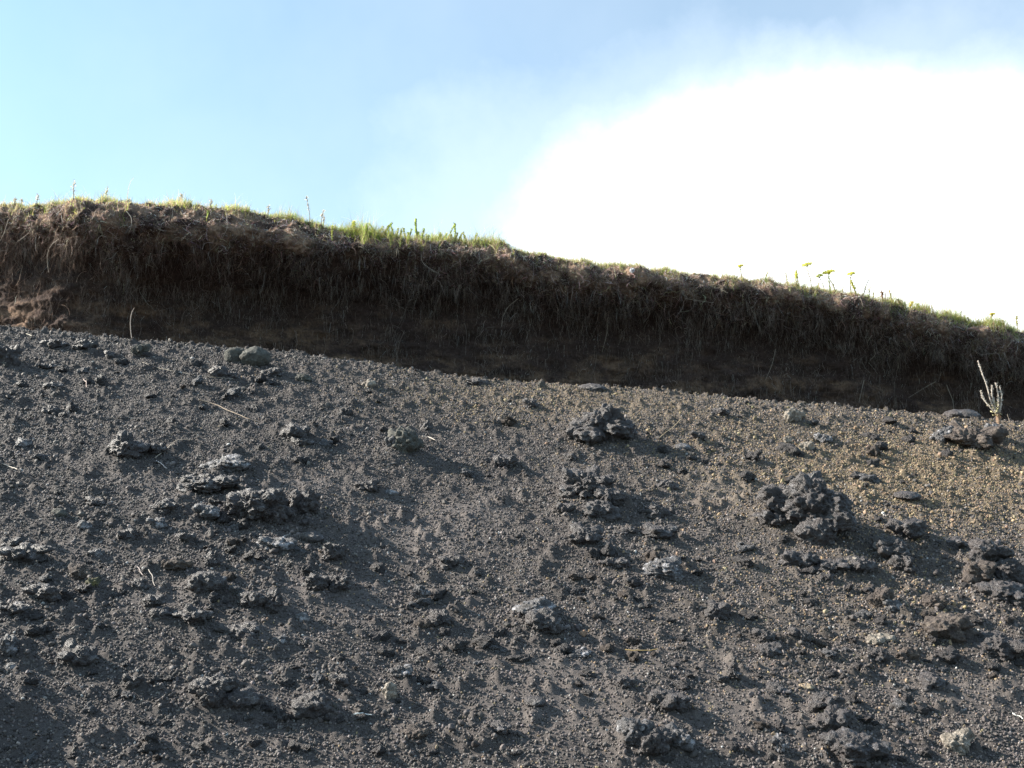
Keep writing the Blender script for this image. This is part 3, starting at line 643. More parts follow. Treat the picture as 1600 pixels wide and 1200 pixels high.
def grid_normals(P):
    du = np.gradient(P, axis=0); dv = np.gradient(P, axis=1); n = np.cross(dv, du)
    n /= np.maximum(np.linalg.norm(n, axis=2, keepdims=True), 1e-9); return n
BN = grid_normals(BP)
if BN[nU//2, 120, 2] < 0: BN = -BN
fl = BP.reshape(-1, 3); V_ = np.repeat(vv[None], nU, 0).ravel()
amp = smooth(.1, .3, V_)*(1 - .3*smooth(.7, 1, V_))
brow = smooth(.30, .42, V_)*(1-smooth(.66, .76, V_))
disp = .11*fbm(fl*np.array([1.5, 1.5, 2.2]), 2)*smooth(.36, .5, V_) + .035*fbm(fl*4.2 + 7, 2)*smooth(.3, .42, V_)
disp += (.065*(.45 - worley(fl*np.array([4.5, 4.5, 7]))) + .036*(.45-worley(fl*13)) + .016*(.45-worley(fl*31)))*(.4 + .9*brow)*amp
disp += .016*fbm(fl*26, 3, .6)*amp + .010*fbm(fl*60, 2)*amp + .03*np.maximum(fbm(fl*9+40, 3, .6), -.2)*amp
# ledges in the lower, paler subsoil
disp += .07*np.clip(fbm(fl*np.array([2.2, 2.2, 6]) + 3, 4, .6), -.6, .6)*smooth(.68, .8, V_)
BP = (fl + BN.reshape(-1, 3)*disp[:, None]).reshape(nU, nV, 3); BN = grid_normals(BP)
if BN[nU//2, 120, 2] < 0: BN = -BN
fl = BP.reshape(-1, 3)
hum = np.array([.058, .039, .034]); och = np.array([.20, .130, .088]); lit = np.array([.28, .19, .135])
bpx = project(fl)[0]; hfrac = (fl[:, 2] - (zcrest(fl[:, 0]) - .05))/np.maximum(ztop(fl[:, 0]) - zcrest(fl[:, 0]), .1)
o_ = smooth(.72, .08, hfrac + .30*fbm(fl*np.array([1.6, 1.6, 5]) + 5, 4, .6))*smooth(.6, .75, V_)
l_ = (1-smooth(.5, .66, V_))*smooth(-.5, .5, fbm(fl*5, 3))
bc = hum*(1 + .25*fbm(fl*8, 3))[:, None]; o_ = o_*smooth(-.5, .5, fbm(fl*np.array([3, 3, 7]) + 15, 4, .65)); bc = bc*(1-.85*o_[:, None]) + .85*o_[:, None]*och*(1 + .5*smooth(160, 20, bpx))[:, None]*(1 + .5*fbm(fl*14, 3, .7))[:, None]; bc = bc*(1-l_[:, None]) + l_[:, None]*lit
gr_ = (1-smooth(.28, .36, V_)); bc = bc*(1-gr_[:, None]) + gr_[:, None]*np.array([.10, .11, .05])
i = (np.arange(nU-1)[:, None]*nV + np.arange(nV-1)[None]).ravel()
BF = np.stack([i, i+1, i+nV+1, i+nV], 1)
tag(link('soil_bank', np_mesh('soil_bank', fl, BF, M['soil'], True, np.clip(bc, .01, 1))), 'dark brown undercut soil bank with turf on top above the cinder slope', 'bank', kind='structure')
BNf = BN.reshape(-1, 3); bpx, bpy_, bdep = project(fl)
inframe = (bpx > -120) & (bpx < 1720)

def bank_at(px, py):
    q = np.where((np.abs(bpx-px) < 5) & (np.abs(bpy_-py) < 4))[0]
    if len(q) == 0: q = np.array([np.argmin((bpx-px)**2 + (bpy_-py)**2)])
    j = q[np.argmin(bdep[q])]; return fl[j], BNf[j]
def bank_top_at(px):
    q = np.where((np.abs(bpx-px) < 4) & (V_ > .15) & (V_ < .6))[0]; j = q[np.argmin(bpy_[q])]; return fl[j]

def sample_bank(n, weight, seed):
    rs = np.random.RandomState(seed); wgt = weight*inframe; wgt = wgt/wgt.sum()
    j = rs.choice(len(fl), n, p=wgt); return j, fl[j] + rs.normal(size=(n, 3))*.004, BNf[j], rs
# hanging fine roots
area = np.ones(len(fl))
patch = smooth(-.3, .35, fbm(fl*np.array([2.2, 2.2, .7]) + 2, 2)) + .18 + 2.0*smooth(200, 90, bpx) + .35*smooth(.75, .85, V_)
wroot = area*(smooth(.52, .64, V_) + .12*smooth(.42, .5, V_))*(1-smooth(.96, .99, V_))*patch
j, p0, nn, rs = sample_bank(22000, wroot, 21); n = len(j)
d0 = nn*.55 + np.array([0, 0, -.6]) + rs.normal(size=(n, 3))*.38
ln = rs.uniform(.05, .15, n) + .22*rs.rand(n)**3; rad = rs.uniform(.0009, .0017, n) + .0016*rs.rand(n)**5
V, F = strand_geo(p0 - nn*.005, d0, ln, rad, rs, 7, .24, .17, 3, .28)
cb = np.exp(rs.normal(math.log(.17), .6, n))[:, None]*np.array([[1, .80, .72]])
left = smooth(220, 60, bpx[j])[:, None]; cb = cb*(1-left) + left*cb*np.array([1.1, .9, .76])
j, p0, nn, rs = sample_bank(19000, smooth(.52, .66, V_)*(1-smooth(.97, .99, V_))*(.25 + smooth(-.3, .3, fbm(fl*np.array([4.5, 4.5, .5]) + 71, 2))), 27); n = len(j)
V2, F2 = strand_geo(p0, nn*.35 + np.array([0, 0, -1.]) + rs.normal(size=(n, 3))*.16, rs.uniform(.04, .16, n), rs.uniform(.0009, .0018, n), rs, 7, .24, .08, 3, .16)
cb = np.concatenate([cb, np.exp(rs.normal(math.log(.27), .5, n))[:, None]*np.array([[1, .82, .72]])]); F = np.concatenate([F, F2 + len(V)]); V = np.concatenate([V, V2])
tag(link('hanging_roots', np_mesh('hanging_roots', V, F, M['fibre'], True, rep_color(np.clip(cb, .03, .5), 8*3))), 'fine grey-brown roots hanging in front of the undercut soil', 'roots', kind='stuff')
# matted dead stems and turf fibres over the brow
Vq = V_ + .13*fbm(fl*np.array([1.7, 1.7, 1.]) + 50, 3, .6)
wm = area*smooth(.30, .40, V_)*(1-smooth(.56, .72, Vq))*(smooth(-.6, .3, fbm(fl*6 + 21, 2)) + .15)
j, p0, nn, rs = sample_bank(60000, wm, 22); n = len(j)
tang = rs.normal(size=(n, 3)); d0 = nn*rs.uniform(.2, .9, (n, 1)) + tang*.8 + np.array([0, 0, -.12])
ln = rs.uniform(.010, .040, n) + .14*rs.rand(n)**8; rad = rs.uniform(.0012, .0032, n)
V, F = strand_geo(p0 - nn*.003, d0, ln, rad, rs, 4, .03 + .25*(ln > .06), .42, 3, .35)
cb = np.exp(rs.normal(math.log(.25), .65, n))[:, None]*np.array([[1, .76, .64]])*(1 + .12*rs.normal(size=(n, 3)))
wt = smooth(.30, .36, V_)*(1-smooth(.48, .60, V_))*np.interp(bpx, [0, 400, 650, 1100, 1250, 1400, 1600], [.8, .7, 1.3, .7, 1.5, 1.5, .6])
jc, pc, nc, rs = sample_bank(150, wt, 29); q = np.repeat(np.arange(150), 22); n2_ = len(q)      # tufts of dead grass hanging over the lip
V2, F2 = strand_geo(pc[q] + rs.normal(size=(n2_, 3))*.012, nc[q]*.8 + rs.normal(size=(n2_, 3))*.75 + np.array([0, 0, .1]), rs.uniform(.03, .10, n2_), rs.uniform(.0011, .0022, n2_), rs, 4, .30, .22, 3, .18)
cb = cb*(1 + .9*(1-smooth(.40, .50, V_[j])))[:, None]
c2 = np.exp(rs.normal(math.log(.42), .3, n2_))[:, None]*np.array([[1, .82, .60]])
cb = np.concatenate([cb, c2]); F = np.concatenate([F, F2 + len(V)]); V = np.concatenate([V, V2])
tag(link('turf_fibres', np_mesh('turf_fibres', V, F, M['fibre'], True, rep_color(np.clip(cb, .03, .65), 5*3))), 'matted dead stems and roots covering the brow of the bank', 'dead turf', kind='stuff')
# grass on the lip
gd = .60 + .6*smooth(-.25, .45, fbm(fl*np.array([2.3, 2.3, 0]) + 13, 3))
pxw = np.interp(bpx, [0, 60, 140, 300, 420, 520, 560, 720, 760, 900, 1000, 1080, 1240, 1300, 1420, 1500, 1600], [.8, .8, 1.1, 1., 1., 1., 1.2, 1.2, .9, .8, .5, .55, .6, .8, .8, .9, .9])
silj = np.argmin(np.where((vv > .15) & (vv < .6), bpy_.reshape(nU, nV), 1e9), axis=1)
dsil = (fl[:, 1] - np.repeat(fl.reshape(nU, nV, 3)[np.arange(nU), silj, 1], nV))
wg = area*np.exp(-((dsil - .05)/.10)**2)*(V_ < .5)*(V_ > .1)*gd*pxw
j, p0, nn, rs = sample_bank(54000, wg, 23); n = len(j)
hgt = np.interp(bpx[j], [0, 400, 560, 720, 800, 1000, 1250, 1500, 1600], [.8, .9, 1.35, 1.35, .85, .65, .9, 1.2, 1.25])*np.clip(gd[j], .4, 1.3)
d0 = np.array([0, 0, 1.]) + rs.normal(size=(n, 3))*.38
ln = (rs.uniform(.022, .075, n) + .04*rs.rand(n)**2 + .13*rs.rand(n)**9)*hgt*rs.uniform(.5, 1.1, n); rad = rs.uniform(.0011, .0024, n)
V, F = strand_geo(p0 - nn*.003, d0, ln, rad, rs, 4, .10, .16, 2, .10, .85)
green = rs.rand(n) < np.interp(bpx[j], [0, 120, 400, 560, 740, 900, 1200, 1400, 1600], [.3, .45, .45, .72, .5, .4, .35, .5, .6])
cb = np.where(green[:, None], np.array([[.34, .40, .10]]), np.array([[.52, .42, .26]]))*np.exp(rs.normal(0, .3, n))[:, None]*(1 + .1*rs.normal(size=(n, 3)))
tag(link('grass', np_mesh('grass', V, F, M['leaf'], True, rep_color(np.clip(cb, .02, .7), 5*2))), 'short green and straw-coloured grass along the lip of the bank', 'grass', kind='stuff')

# ------------------------------------------------------------------ plants on the lip
def tube(points, r0, r1, sides=5):
    P = np.array(points, float); n = len(P); T = np.gradient(P, axis=0); T /= np.linalg.norm(T, axis=1)[:, None]
    ref = np.array([.3, .9, .2]); A = np.cross(T, ref); A /= np.linalg.norm(A, axis=1)[:, None]; B = np.cross(T, A)
    r = np.linspace(r0, r1, n)[:, None]
    V = np.stack([P + r*(math.cos(2*math.pi*k/sides)*A + math.sin(2*math.pi*k/sides)*B) for k in range(sides)], 1).reshape(-1, 3)
    F = [[s*sides+k, s*sides+(k+1) % sides, (s+1)*sides+(k+1) % sides, (s+1)*sides+k] for s in range(n-1) for k in range(sides)]
    return V, np.array(F)
def merge(parts):
    Vs, Fs, o = [], [], 0
    for V, F in parts: Vs.append(V); Fs.append(F+o); o += len(V)
    return np.concatenate(Vs), np.concatenate(Fs)
def leaves_geo(P0, D, L_, W, rs):
    """lance-shaped leaves, two quads each with a fold"""
    n = len(P0); nrm = lambda a: a/np.maximum(np.linalg.norm(a, axis=1, keepdims=True), 1e-9)
    D = nrm(D); S = nrm(np.cross(D, rs.normal(size=(n, 3)))); U = np.cross(S, D)
    L_ = np.broadcast_to(L_, (n,))[:, None]; W = np.broadcast_to(W, (n,))[:, None]
    V = np.stack([P0, P0+D*L_*.45-S*W+U*W*.4, P0+D*L_*.5, P0+D*L_*.45+S*W+U*W*.4, P0+D*L_+U*L_*.08], 1)
    b = (np.arange(n)*5)[:, None]
    F = np.concatenate([b + np.array([[0, 1, 4, 2]]), b + np.array([[0, 2, 4, 3]])])
    return V.reshape(-1, 3), F
def put(name, geo, mat, col, parent, var=.0, rs=None, per=1):
    V, F = geo; c = np.repeat(np.array([col], float), len(V), 0)
    if var: k = np.repeat(np.exp(rs.normal(0, var, len(V)//per + 1)), per)[:len(V)]; c = c*k[:, None]
    return link(name, np_mesh(name, V, F, M[mat], True, np.clip(c, 0, .9)), parent)
def stem_pts(h, lean, bend, rs, n=7):
    t = np.linspace(0, 1, n); w = rs.normal(size=2)*h*.02
    return np.stack([lean*h*t + bend*h*t*t + w[0]*np.sin(t*6), w[1]*np.sin(t*5), h*t], 1)
PXM = 10.3/FPX
def leafy_plant(base, hpx, lean, bend, seed, label, leaf_col, flower=None, dens=1., leafl=.016, cat='plant', group=None, name='leafy_plant', stem_col=(.16, .13, .06), fsize=1., topped=True):
    rs = np.random.RandomState(seed); h = hpx*PXM; t = empty(name, base - np.array([0, 0, .015])); tag(t, label, cat, group)
    P = stem_pts(h, lean, bend, rs); put('stem', tube(P, .0042, .0026), 'straw', stem_col, t)
    nl = int(h*620*dens); q = rs.rand(nl)**.8; pts = np.stack([np.interp(q, np.linspace(0, 1, 7), P[:, k]) for k in range(3)], 1)
    a = rs.rand(nl)*6.283; D = np.stack([np.cos(a), np.sin(a), rs.uniform(.3, 1.4, nl)], 1)
    put('leaves', leaves_geo(pts, D, rs.uniform(.7, 1.3, nl)*leafl, leafl*.20, rs), 'leaf', leaf_col, t, .25, rs, 5)
    if flower:
        shape, fc = flower; nf = int(190*fsize); tip = P[-1]
        if shape == 'umbel':
            a = rs.rand(nf)*6.283; r = np.sqrt(rs.rand(nf))*.068*fsize; c = tip + np.stack([np.cos(a)*r, np.sin(a)*r*.8, .010*rs.rand(nf) + .006*np.cos(r*40) + .16*r*np.cos(a)], 1)
            rays = [tube([tip - np.array([0, 0, .02]), tip*.5 + c[k]*.5 - np.array([0, 0, .006]), c[k]], .0012, .0007, 3) for k in range(0, nf, 9)]
            put('flower_stalks', merge(rays), 'straw', (.30, .30, .08), t)
        else:
            q = rs.uniform(.45, 1, nf); c = np.stack([np.interp(q, np.linspace(0, 1, 7), P[:, k]) for k in range(3)], 1) + rs.normal(size=(nf, 3))*.007
        D = rs.normal(size=(nf, 3)) + np.array([0, 0, .8])
        put('flower_head', leaves_geo(c, D, .016, .0070, rs), 'petal', fc, t, .2, rs, 5)
    return t
YEL, LGR = (.78, .76, .18), (.40, .48, .12)
top = bank_top_at
leafy_plant(top(1156), 24, .05, -.05, 1, 'thin yellow-topped stonecrop standing alone above the middle right of the bank', (.35, .33, .10), ('umbel', (.75, .70, .12)), .5, group='stonecrops on the lip', name='stonecrop', fsize=.45)
leafy_plant(top(1243), 26, .0, .03, 2, 'stonecrop in leaf all the way up, left of the tallest yellow flower', (.55, .52, .08), ('spike', YEL), .9, group='stonecrops on the lip', name='stonecrop', fsize=.5)
leafy_plant(top(1268), 46, .05, -.12, 3, 'tallest yellow-flowered stonecrop on the lip, tilted flower head', (.40, .30, .12), ('umbel', YEL), .35, group='stonecrops on the lip', name='stonecrop', fsize=.85)
leafy_plant(top(1300), 36, -.03, .02, 4, 'stonecrop with the widest flat yellow flower head', (.60, .60, .06), ('umbel', YEL), .9, group='stonecrops on the lip', name='stonecrop', fsize=1.0)
leafy_plant(top(1287), 28, .1, -.3, 14, 'faint greenish stonecrop just left of the widest flat flower head', (.35, .36, .10), ('umbel', (.55, .58, .15)), .3, group='stonecrops on the lip', name='stonecrop', fsize=.5)
leafy_plant(top(1326), 36, .0, .10, 5, 'drooping stonecrop with a yellow tip right of the widest flower head', (.32, .30, .12), ('umbel', YEL), .4, group='stonecrops on the lip', name='stonecrop', fsize=.6)
leafy_plant(top(1343), 28, -.3, -.05, 6, 'left fork of a greenish pair of stonecrop stems leaning left', (.42, .40, .12), ('spike', (.6, .58, .14)), .8, group='stonecrops on the lip', name='stonecrop', fsize=.35)
leafy_plant(top(1345), 30, .35, .1, 7, 'right fork of a greenish pair of stonecrop stems leaning right', (.36, .35, .14), None, .7, group='stonecrops on the lip', name='stonecrop')
leafy_plant(top(1378), 22, -.02, .0, 8, 'reddish upright stonecrop spike right of the greenish pair', (.38, .22, .12), ('spike', (.45, .28, .15)), .8, group='stonecrops on the lip', name='stonecrop', fsize=.3)
leafy_plant(top(1387), 24, .02, .0, 9, 'thin upright seed stem beside the reddish stonecrop spike', (.36, .30, .18), None, .4, group='stonecrops on the lip', name='stonecrop')
leafy_plant(top(1422), 16, .3, .1, 10, 'short yellow-tipped stonecrop leaning right near the right end of the lip', (.40, .36, .10), ('spike', (.7, .6, .1)), .8, group='stonecrops on the lip', name='stonecrop', fsize=.3)
leafy_plant(top(1545), 16, .2, .1, 11, 'small yellow flower over green grass near the right edge', (.35, .38, .10), ('umbel', (.7, .6, .1)), .5, group='stonecrops on the lip', name='stonecrop', fsize=.4)
leafy_plant(top(1592), 30, -.1, .1, 12, 'spindly seed stalk at the right edge of the lip', (.40, .38, .20), ('spike', (.55, .5, .2)), .4, group='stonecrops on the lip', name='stonecrop', fsize=.3)
leafy_plant(top(1503), 18, 0, .1, 13, 'fine dark seed stem above the grass near the right end', (.2, .2, .08), None, .5, name='stonecrop', group='stonecrops on the lip')
leafy_plant(top(650), 36, -.03, .02, 20, 'tallest leafy green spike in the bright green patch on the lip', LGR, None, 1.8, .020, name='leafy_sprig', group='leafy sprigs on the lip')
leafy_plant(top(714), 32, .08, -.1, 21, 'leafy green spike at the right end of the bright green patch', (.40, .47, .13), None, 1.8, .018, name='leafy_sprig', group='leafy sprigs on the lip')
leafy_plant(top(697), 26, .25, .12, 22, 'leafy sprig leaning right beside the right-hand green spike', (.40, .47, .13), None, 1.2, .017, name='leafy_sprig', group='leafy sprigs on the lip')
leafy_plant(top(553), 20, .0, .0, 23, 'sprig with bright yellow flowers at the left end of the green patch', LGR, ('spike', YEL), 1.6, name='leafy_sprig', group='leafy sprigs on the lip', fsize=1.0)
leafy_plant(top(574), 18, .05, .0, 24, 'green sprig just right of the bright yellow flowers', (.40, .48, .13), None, 1.9, .018, name='leafy_sprig', group='leafy sprigs on the lip')
rs = np.random.RandomState(14)
for k, q in enumerate([1192, 1231, 1252, 1275, 1309, 1318, 1336, 1356, 1368, 1397, 1409, 1436, 1462, 1484, 1520, 1532, 1560, 1575]):
    leafy_plant(top(q), rs.uniform(9, 24), rs.uniform(-.35, .35), rs.uniform(-.3, .3), 140+k, 'small loose yellow-green weed in the turf of the right half of the lip', (.40 + .12*rs.rand(), .40, .12), None, rs.uniform(.6, 1.3), .016, name='small_weed', group='small weeds in the right half of the lip', stem_col=(.3, .24, .12))
p, nn = bank_at(571, 392); leafy_plant(p + nn*.03, 30, .05, -.05, 25, 'leafy sprig growing up from the brow below the yellow flowers', (.40, .47, .13), None, 1.8, name='leafy_sprig', group='leafy sprigs on the lip')
p, nn = bank_at(523, 378); leafy_plant(p + nn*.03, 30, -.10, .05, 26, 'leafy sprig growing from the brow left of the yellow flowers', (.46, .48, .14), None, 1.8, name='leafy_sprig', group='leafy sprigs on the lip')
rs = np.random.RandomState(4)
for k, q in enumerate(np.linspace(583, 745, 30)):
    leafy_plant(top(q + rs.uniform(-3, 3)), rs.uniform(9, 22), rs.uniform(-.5, .55), rs.uniform(-.3, .3), 40+k, 'short fleshy-leaved sprig in the bright green patch on the lip', (.36 + .1*rs.rand(), .46, .12), None, 1.5, .018, name='leafy_sprig', group='short sprigs of the bright green patch')
for k, (q, hp, lab) in enumerate([(484, 46, 'tallest pale feathery seed stalk on the left half of the lip'), (500, 24, 'lower seed stalk right of the tallest feathery one'), (508, 22, 'short tufted seed stalk among the yellow-green sprigs'), (421, 20, 'single dark seed stem between the left grass and the feathery stalks'), (112, 30, 'pale fluffy seed head high above the left grass'), (55, 16, 'small white seed head near the left end of the lip'), (37, 14, 'pale seed head nearest the left edge'), (160, 22, 'white seed plumes in the tall left tuft'), (277, 18, 'white seed plume at the middle of the left grass'), (20, 12, 'short seed plume at the far left of the lip'), (325, 14, 'white seed plume right of the left grass tuft')]):
    leafy_plant(top(q), hp, rs.uniform(-.08, .08), rs.uniform(-.1, .1), 70+k, lab, (.55, .50, .42), ('spike', (.6, .56, .48)), .4, .008, name='seed_stalk', group='seed stalks on the lip', stem_col=(.4, .36, .25), fsize=.2, cat='seed stalk')
# creeping pink thyme cushions and a white seed head
def cushion(px, wpx, seed, label):
    rs = np.random.RandomState(seed); b0 = top(px); t = empty('thyme_cushion', b0); tag(t, label, 'flowers')
    n = int(wpx*16); r = wpx*PXM/2; a = rs.normal(size=(n, 3))*np.array([r*.5, .05, .010])
    j = np.where((np.abs(bpx - px) < wpx*.7) & (V_ > .27) & (V_ < .40))[0]; pick = rs.choice(j, n)
    c = fl[pick] + BNf[pick]*rs.uniform(.003, .018, (n, 1)) - b0
    put('foliage', leaves_geo(c, rs.normal(size=(n, 3)) + [0, 0, .5], .012, .004, rs), 'leaf', (.16, .17, .07), t, .3, rs, 5)
    c2 = c[::2] + np.array([0, -.006, .006])
    put('blossoms', leaves_geo(c2, rs.normal(size=(len(c2), 3)), .009, .0045, rs), 'petal', (.52, .26, .42), t, .3, rs, 5)
cushion(738, 46, 1, 'creeping pink-flowered cushion right of the bright green patch')
cushion(930, 36, 2, 'fainter pink-flowered cushion left of the white seed head')
p, nn = bank_at(982, 424); t = empty('fluffy_plant', p); tag(t, 'single white fluffy seed head hanging over the brow right of centre', 'seed head')
rs = np.random.RandomState(9); put('stem', tube([(0, 0, 0), (.01, -.03, .02), (0, -.06, .0)], .0015, .0012), 'straw', (.3, .26, .18), t)
put('fluff', leaves_geo(np.zeros((160, 3)) + (0, -.06, 0), rs.normal(size=(160, 3)), .030, .004, rs), 'petal', (.75, .75, .78), t)
# tall bent grass blade on the left
P = [(0, 0, 0), (.0, 0, .07), (.005, 0, .14), (.02, 0, .20), (.045, 0, .235)]
o = put('tall_grass_blade', tube(P, .004, .002), 'leaf', (.78, .76, .66), None); o.location = top(201)
tag(o, 'tall pale curved grass blade rising above the left end of the lip', 'grass blade')

# ------------------------------------------------------------------ thick roots and straws
def root(pts, label, r=.003, col=(.42, .36, .30), name='root', cat='root', group='thick roots hanging from the bank', off=.03):
    W = []
    for a, b_ in pts: p, nn = bank_at(a, b_); W.append(p + np.array([0, -off, 0]))
    W = np.array(W); ymin = W[:, 1].min(); W[:, 1] = W[:, 1]*.35 + ymin*.65
    tt = np.linspace(0, 1, len(W)); t2 = np.linspace(0, 1, len(W)*5); W = np.stack([np.interp(t2, tt, W[:, k]) for k in range(3)], 1)
    kk = np.ones(5)/5; Wp = np.pad(W, ((2, 2), (0, 0)), 'edge'); W = np.stack([np.convolve(Wp[:, k], kk, 'valid') for k in range(3)], 1)
    b0 = W[0].copy(); o = put(name, tube(W - b0, r, r*.5), 'fibre', col, None); o.location = b0
    return tag(o, label, cat, group)
root([(198, 330), (205, 345), (207, 360), (212, 376)], 'curved pale stem arching over the left brow below the tall grass blade', .004, name='stem', cat='stem', group=None)
root([(360, 336), (358, 355), (354, 380)], 'long pale root hanging from the lip above the dark hollow on the left')
root([(92, 370), (95, 400), (90, 420), (96, 440)], 'sunlit pale root at the left end of the bank')
root([(12, 345), (8, 370), (10, 395)], 'pale root at the very left edge of the bank')
root([(50, 350), (62, 375), (48, 398)], 'bent pale root left of the sunlit brow')
root([(655, 400), (665, 420), (680, 435), (692, 440)], 'pale root curling down from the brow under the green patch')
root([(810, 470), (795, 485), (786, 500), (788, 520)], 'pale root bending down under the centre of the brow')
root([(1000, 470), (1003, 490), (1008, 505), (1002, 515)], 'thin kinked root hanging right of the white seed head', .0025)
root([(875, 452), (882, 465), (890, 480)], 'short slanting straw stuck in the brow left of the white seed head', .0025)
root([(1130, 480), (1128, 490), (1124, 500)], 'short root under the single stonecrop', .0025)
root([(1363, 548), (1362, 560), (1357, 568)], 'bright short root in the middle of the right half', .0035)
root([(1352, 590), (1350, 610), (1344, 628)], 'vertical root reaching the crest in the right half')
root([(1402, 560), (1402, 572), (1400, 585)], 'stubby root right of the bright short root', .0035)
root([(1473, 598), (1480, 612), (1482, 625), (1487, 640)], 'kinked root reaching the crest left of the branching plant', .0035)
root([(1455, 595), (1440, 605), (1420, 620)], 'root slanting down left above the crest near the branching plant', .0025)
root([(1600, 528), (1585, 535), (1570, 548)], 'pale rootlets sticking out at the right edge of the bank')
root([(1062, 470), (1085, 473), (1112, 480)], 'horizontal pale root in the upper bank left of the single stonecrop', .003)
root([(1210, 545), (1204, 570), (1198, 600)], 'faint long root in the middle right of the bank', .0025)
root([(945, 500), (948, 525), (942, 555)], 'faint long root at the centre of the bank', .0025)
root([(480, 370), (475, 382), (482, 392), (492, 393)], 'pale curl of root below the feathery seed stalks', .003)
rs = np.random.RandomState(31)
for k in range(48):
    a = rs.uniform(240, 1580); lo = np.interp(a, [p[0] for p in CREST], [p[1] for p in CREST]); hi = np.interp(a, [p[0] for p in TOP], [p[1] for p in TOP])
    b_ = hi + (lo-hi)*rs.uniform(.35, .75); dx, L_ = rs.normal(0, 7), rs.uniform(18, 60)
    root([(a, b_), (a+dx*.5+rs.normal(0, 3), b_+L_*.33), (a+dx+rs.normal(0, 3), b_+L_*.66), (a+dx*1.2+rs.normal(0, 3), min(b_+L_, lo-3))], 'thin grey root hanging down the shaded face of the bank', rs.uniform(.0012, .0024), (.20, .17, .15), group='thin grey roots on the shaded face')

def straw(pts, label, r=.0026, col=(.55, .47, .38), lift=.012, name='straw', group='dry straws on the cinder slope', rise=None):
    W = []
    for q, (a, b_) in enumerate(pts):
        p, s = ground_hit(a, b_); W.append(p + np.array([0, 0, lift]))
    W = np.array(W); m = max(len(W)*5, 8); tt = np.linspace(0, 1, len(W)); t2 = np.linspace(0, 1, m); W = np.stack([np.interp(t2, tt, W[:, k]) for k in range(3)], 1)
    W[:, 2] = np.maximum(W[:, 2], ground_z(W[:, 0], W[:, 1]) + lift*.8)
    W[1:-1] += np.random.RandomState(int(abs(pts[0][0]))).normal(size=(m-2, 3))*.005
    Wp = np.pad(W, ((2, 2), (0, 0)), 'edge'); kk = np.ones(5)/5; W = np.stack([np.convolve(Wp[:, k], kk, 'valid') for k in range(3)], 1)
    b0 = W[0].copy(); o = put(name, tube(W - b0, r, r*.7), 'straw', col, None); o.location = b0
    return tag(o, label, 'straw', group)
straw([(308, 633), (335, 638), (362, 652), (388, 664), (408, 668)], 'long curved straw lying on the gravel above the wedge-shaped rock', .0028, (.48, .37, .27), .035)
straw([(244, 724), (250, 730), (262, 736)], 'short bright straw left of the pale crusted slab', .0032, (.7, .62, .6))
straw([(240, 720), (262, 702), (285, 690), (300, 694)], 'forked straw arching right of the jagged peaked rock', .0024)
straw([(0, 728), (15, 732), (28, 738)], 'pale straw at the far left edge of the slope', .003, (.65, .58, .5))
straw([(218, 568), (260, 583), (310, 592), (370, 596)], 'very long thin straw below the left crest', .0022)
straw([(0, 514), (20, 512), (45, 511)], 'thin straw on the crest at the left edge', .0022)
straw([(40, 524), (50, 528)], 'short pale chip of straw on the left crest', .004, (.7, .62, .5))
straw([(570, 669), (540, 666), (515, 672)], 'thin straw left of the squared lava block', .002)
straw([(658, 686), (670, 687), (680, 694)], 'pale forked twig at the right of the squared lava block', .0038, (.62, .55, .48), .02)
straw([(1064, 660), (1054, 672), (1040, 682), (1030, 692)], 'thin branching twig right of the peaked lava rock', .003, (.5, .40, .26), .03)
straw([(1275, 778), (1268, 792), (1256, 804), (1243, 814), (1233, 824)], 'curved straw lying across the largest lava clump', .003, (.42, .38, .32), .17)
straw([(232, 897), (238, 910), (242, 925)], 'right one of two short pale straws in the left of the slope', .0024, (.48, .42, .37), .025)
straw([(213, 893), (218, 900), (222, 908)], 'left one of two short pale straws in the left of the slope', .0024, (.46, .38, .35), .025)
straw([(552, 1122), (566, 1121), (582, 1122)], 'bright white straw at the bottom left of centre', .0034, (.85, .85, .82))
straw([(975, 1019), (1000, 1021), (1030, 1018)], 'orange-brown straw below the central crumbled rock', .0026, (.5, .36, .16))
straw([(1582, 1125), (1592, 1130), (1600, 1134)], 'white twig cut by the right edge near the bottom', .003, (.8, .76, .7), .03)
straw([(130, 598), (134, 604), (135, 612)], 'small pinkish stub standing in the gravel at the left', .004, (.5, .38, .33), .03)
def upright(px, py, pts, label, r, col):
    p, s = ground_hit(px, py); W = np.array([(a*s/FPX, 0, c*s/FPX) for a, c in pts])
    t2 = np.linspace(0, 1, 14); W = np.stack([np.interp(t2, np.linspace(0, 1, len(W)), W[:, k]) for k in range(3)], 1)
    Wp = np.pad(W, ((2, 2), (0, 0)), 'edge'); W = np.stack([np.convolve(Wp[:, k], np.ones(5)/5, 'valid') for k in range(3)], 1)
    o = put('dead_stem', tube(W, r, r*.6), 'straw', col, None); o.location = p
    tag(o, label, 'dead stem', 'dead stems standing on the crest')
upright(206, 531, [(0, 0), (-4, 16), (-5, 35), (-3, 46), (1, 52)], 'tall pale curved dead stem standing on the left crest', .004, (.62, .52, .44))
upright(226, 530, [(0, 0), (1, 8), (2, 14)], 'short dead stem right of the tall curved one', .003, (.5, .42, .32))
upright(242, 530, [(0, 0), (-3, 10), (-6, 18)], 'short dead stem leaning left, third along the left crest', .003, (.45, .38, .26))
upright(250, 529, [(0, 0), (0, 10), (-2, 15)], 'short forked dead stem, fourth along the left crest', .003, (.4, .33, .24))
upright(308, 534, [(0, 0), (0, 8), (-5, 8), (-9, 4)], 'small hooked dead stem on the crest left of the round boulder', .003, (.42, .34, .26))
upright(1578, 660, [(0, 0), (-2, 8), (-3, 14)], 'fine dead stem right of the branching plant', .002, (.5, .42, .34))

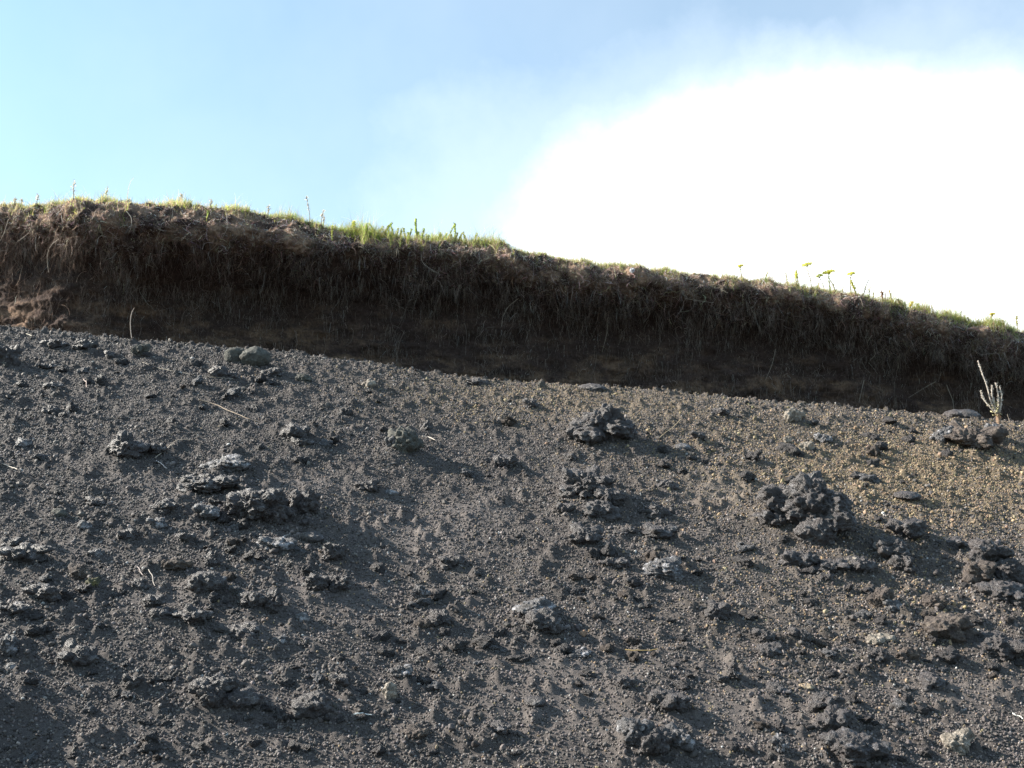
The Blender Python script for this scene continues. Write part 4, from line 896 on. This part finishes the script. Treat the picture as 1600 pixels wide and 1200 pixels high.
# branching plant on the right
p, s = ground_hit(1561, 664); k = s/FPX
t = empty('branching_plant', p); tag(t, 'lone branching plant with spiky pale stems and an orange woody base on the right crest', 'plant')
rs = np.random.RandomState(3)
base_pts = np.array([(0, 0, -.02), (.0, 0, 8*k), (-.002, 0, 18*k)]); put('woody_base', tube(base_pts, .020, .014, 10), 'straw', (.27, .18, .12), t)
V, F = strand_geo(np.stack([rs.normal(0, .010, 90), rs.normal(0, .010, 90), rs.uniform(.0, 17*k, 90)], 1), rs.normal(size=(90, 3)) + [0, 0, .8], np.full(90, .018), np.full(90, .003), rs, 3, 0, .2, 2)
put('scales', (V, F), 'straw', (.36, .20, .12), t)
BR = [([(-1, 16), (-9, 36), (-14, 62), (-20, 84), (-24, 102)], 'tallest bare spike of the plant leaning left'), ([(-3, 16), (-15, 30), (-21, 42), (-24, 53)], None), ([(-2, 20), (-5, 34), (-6, 48), (-5, 62)], None), ([(2, 17), (3, 30), (4, 46), (1, 66)], None), ([(2, 17), (6, 30), (8, 46), (6, 60)], None)]
for pts, lab in BR:
    W = np.array([(a*k, rs.normal(0, .006), c*k) for a, c in pts]); t2 = np.linspace(0, 1, 16)
    W = np.stack([np.interp(t2, np.linspace(0, 1, len(W)), W[:, q]) for q in range(3)], 1)
    br = put('branch', tube(W, .0060, .0042, 6), 'straw', (.55, .48, .42), t)
    if lab: br['label'] = lab
    nl = int(40*len(W)/8); q = rs.rand(nl); c = np.stack([np.interp(q, t2, W[:, z]) for z in range(3)], 1); a = rs.rand(nl)*6.283
    low = (c[:, 2] < 34*k)
    put('needles', leaves_geo(c, np.stack([np.cos(a), np.sin(a), rs.uniform(.2, 1., nl)], 1), .020, .0035, rs), 'leaf', (.66, .60, .52), br, .3, rs, 5)
c = np.stack([rs.normal(-.012, .02, 70), rs.normal(0, .015, 70), rs.uniform(13*k, 34*k, 70)], 1)
put('green_leaves', leaves_geo(c, rs.normal(size=(70, 3)) + [0, 0, .6], .024, .006, rs), 'straw', (.38, .34, .20), t, .3, rs, 5)
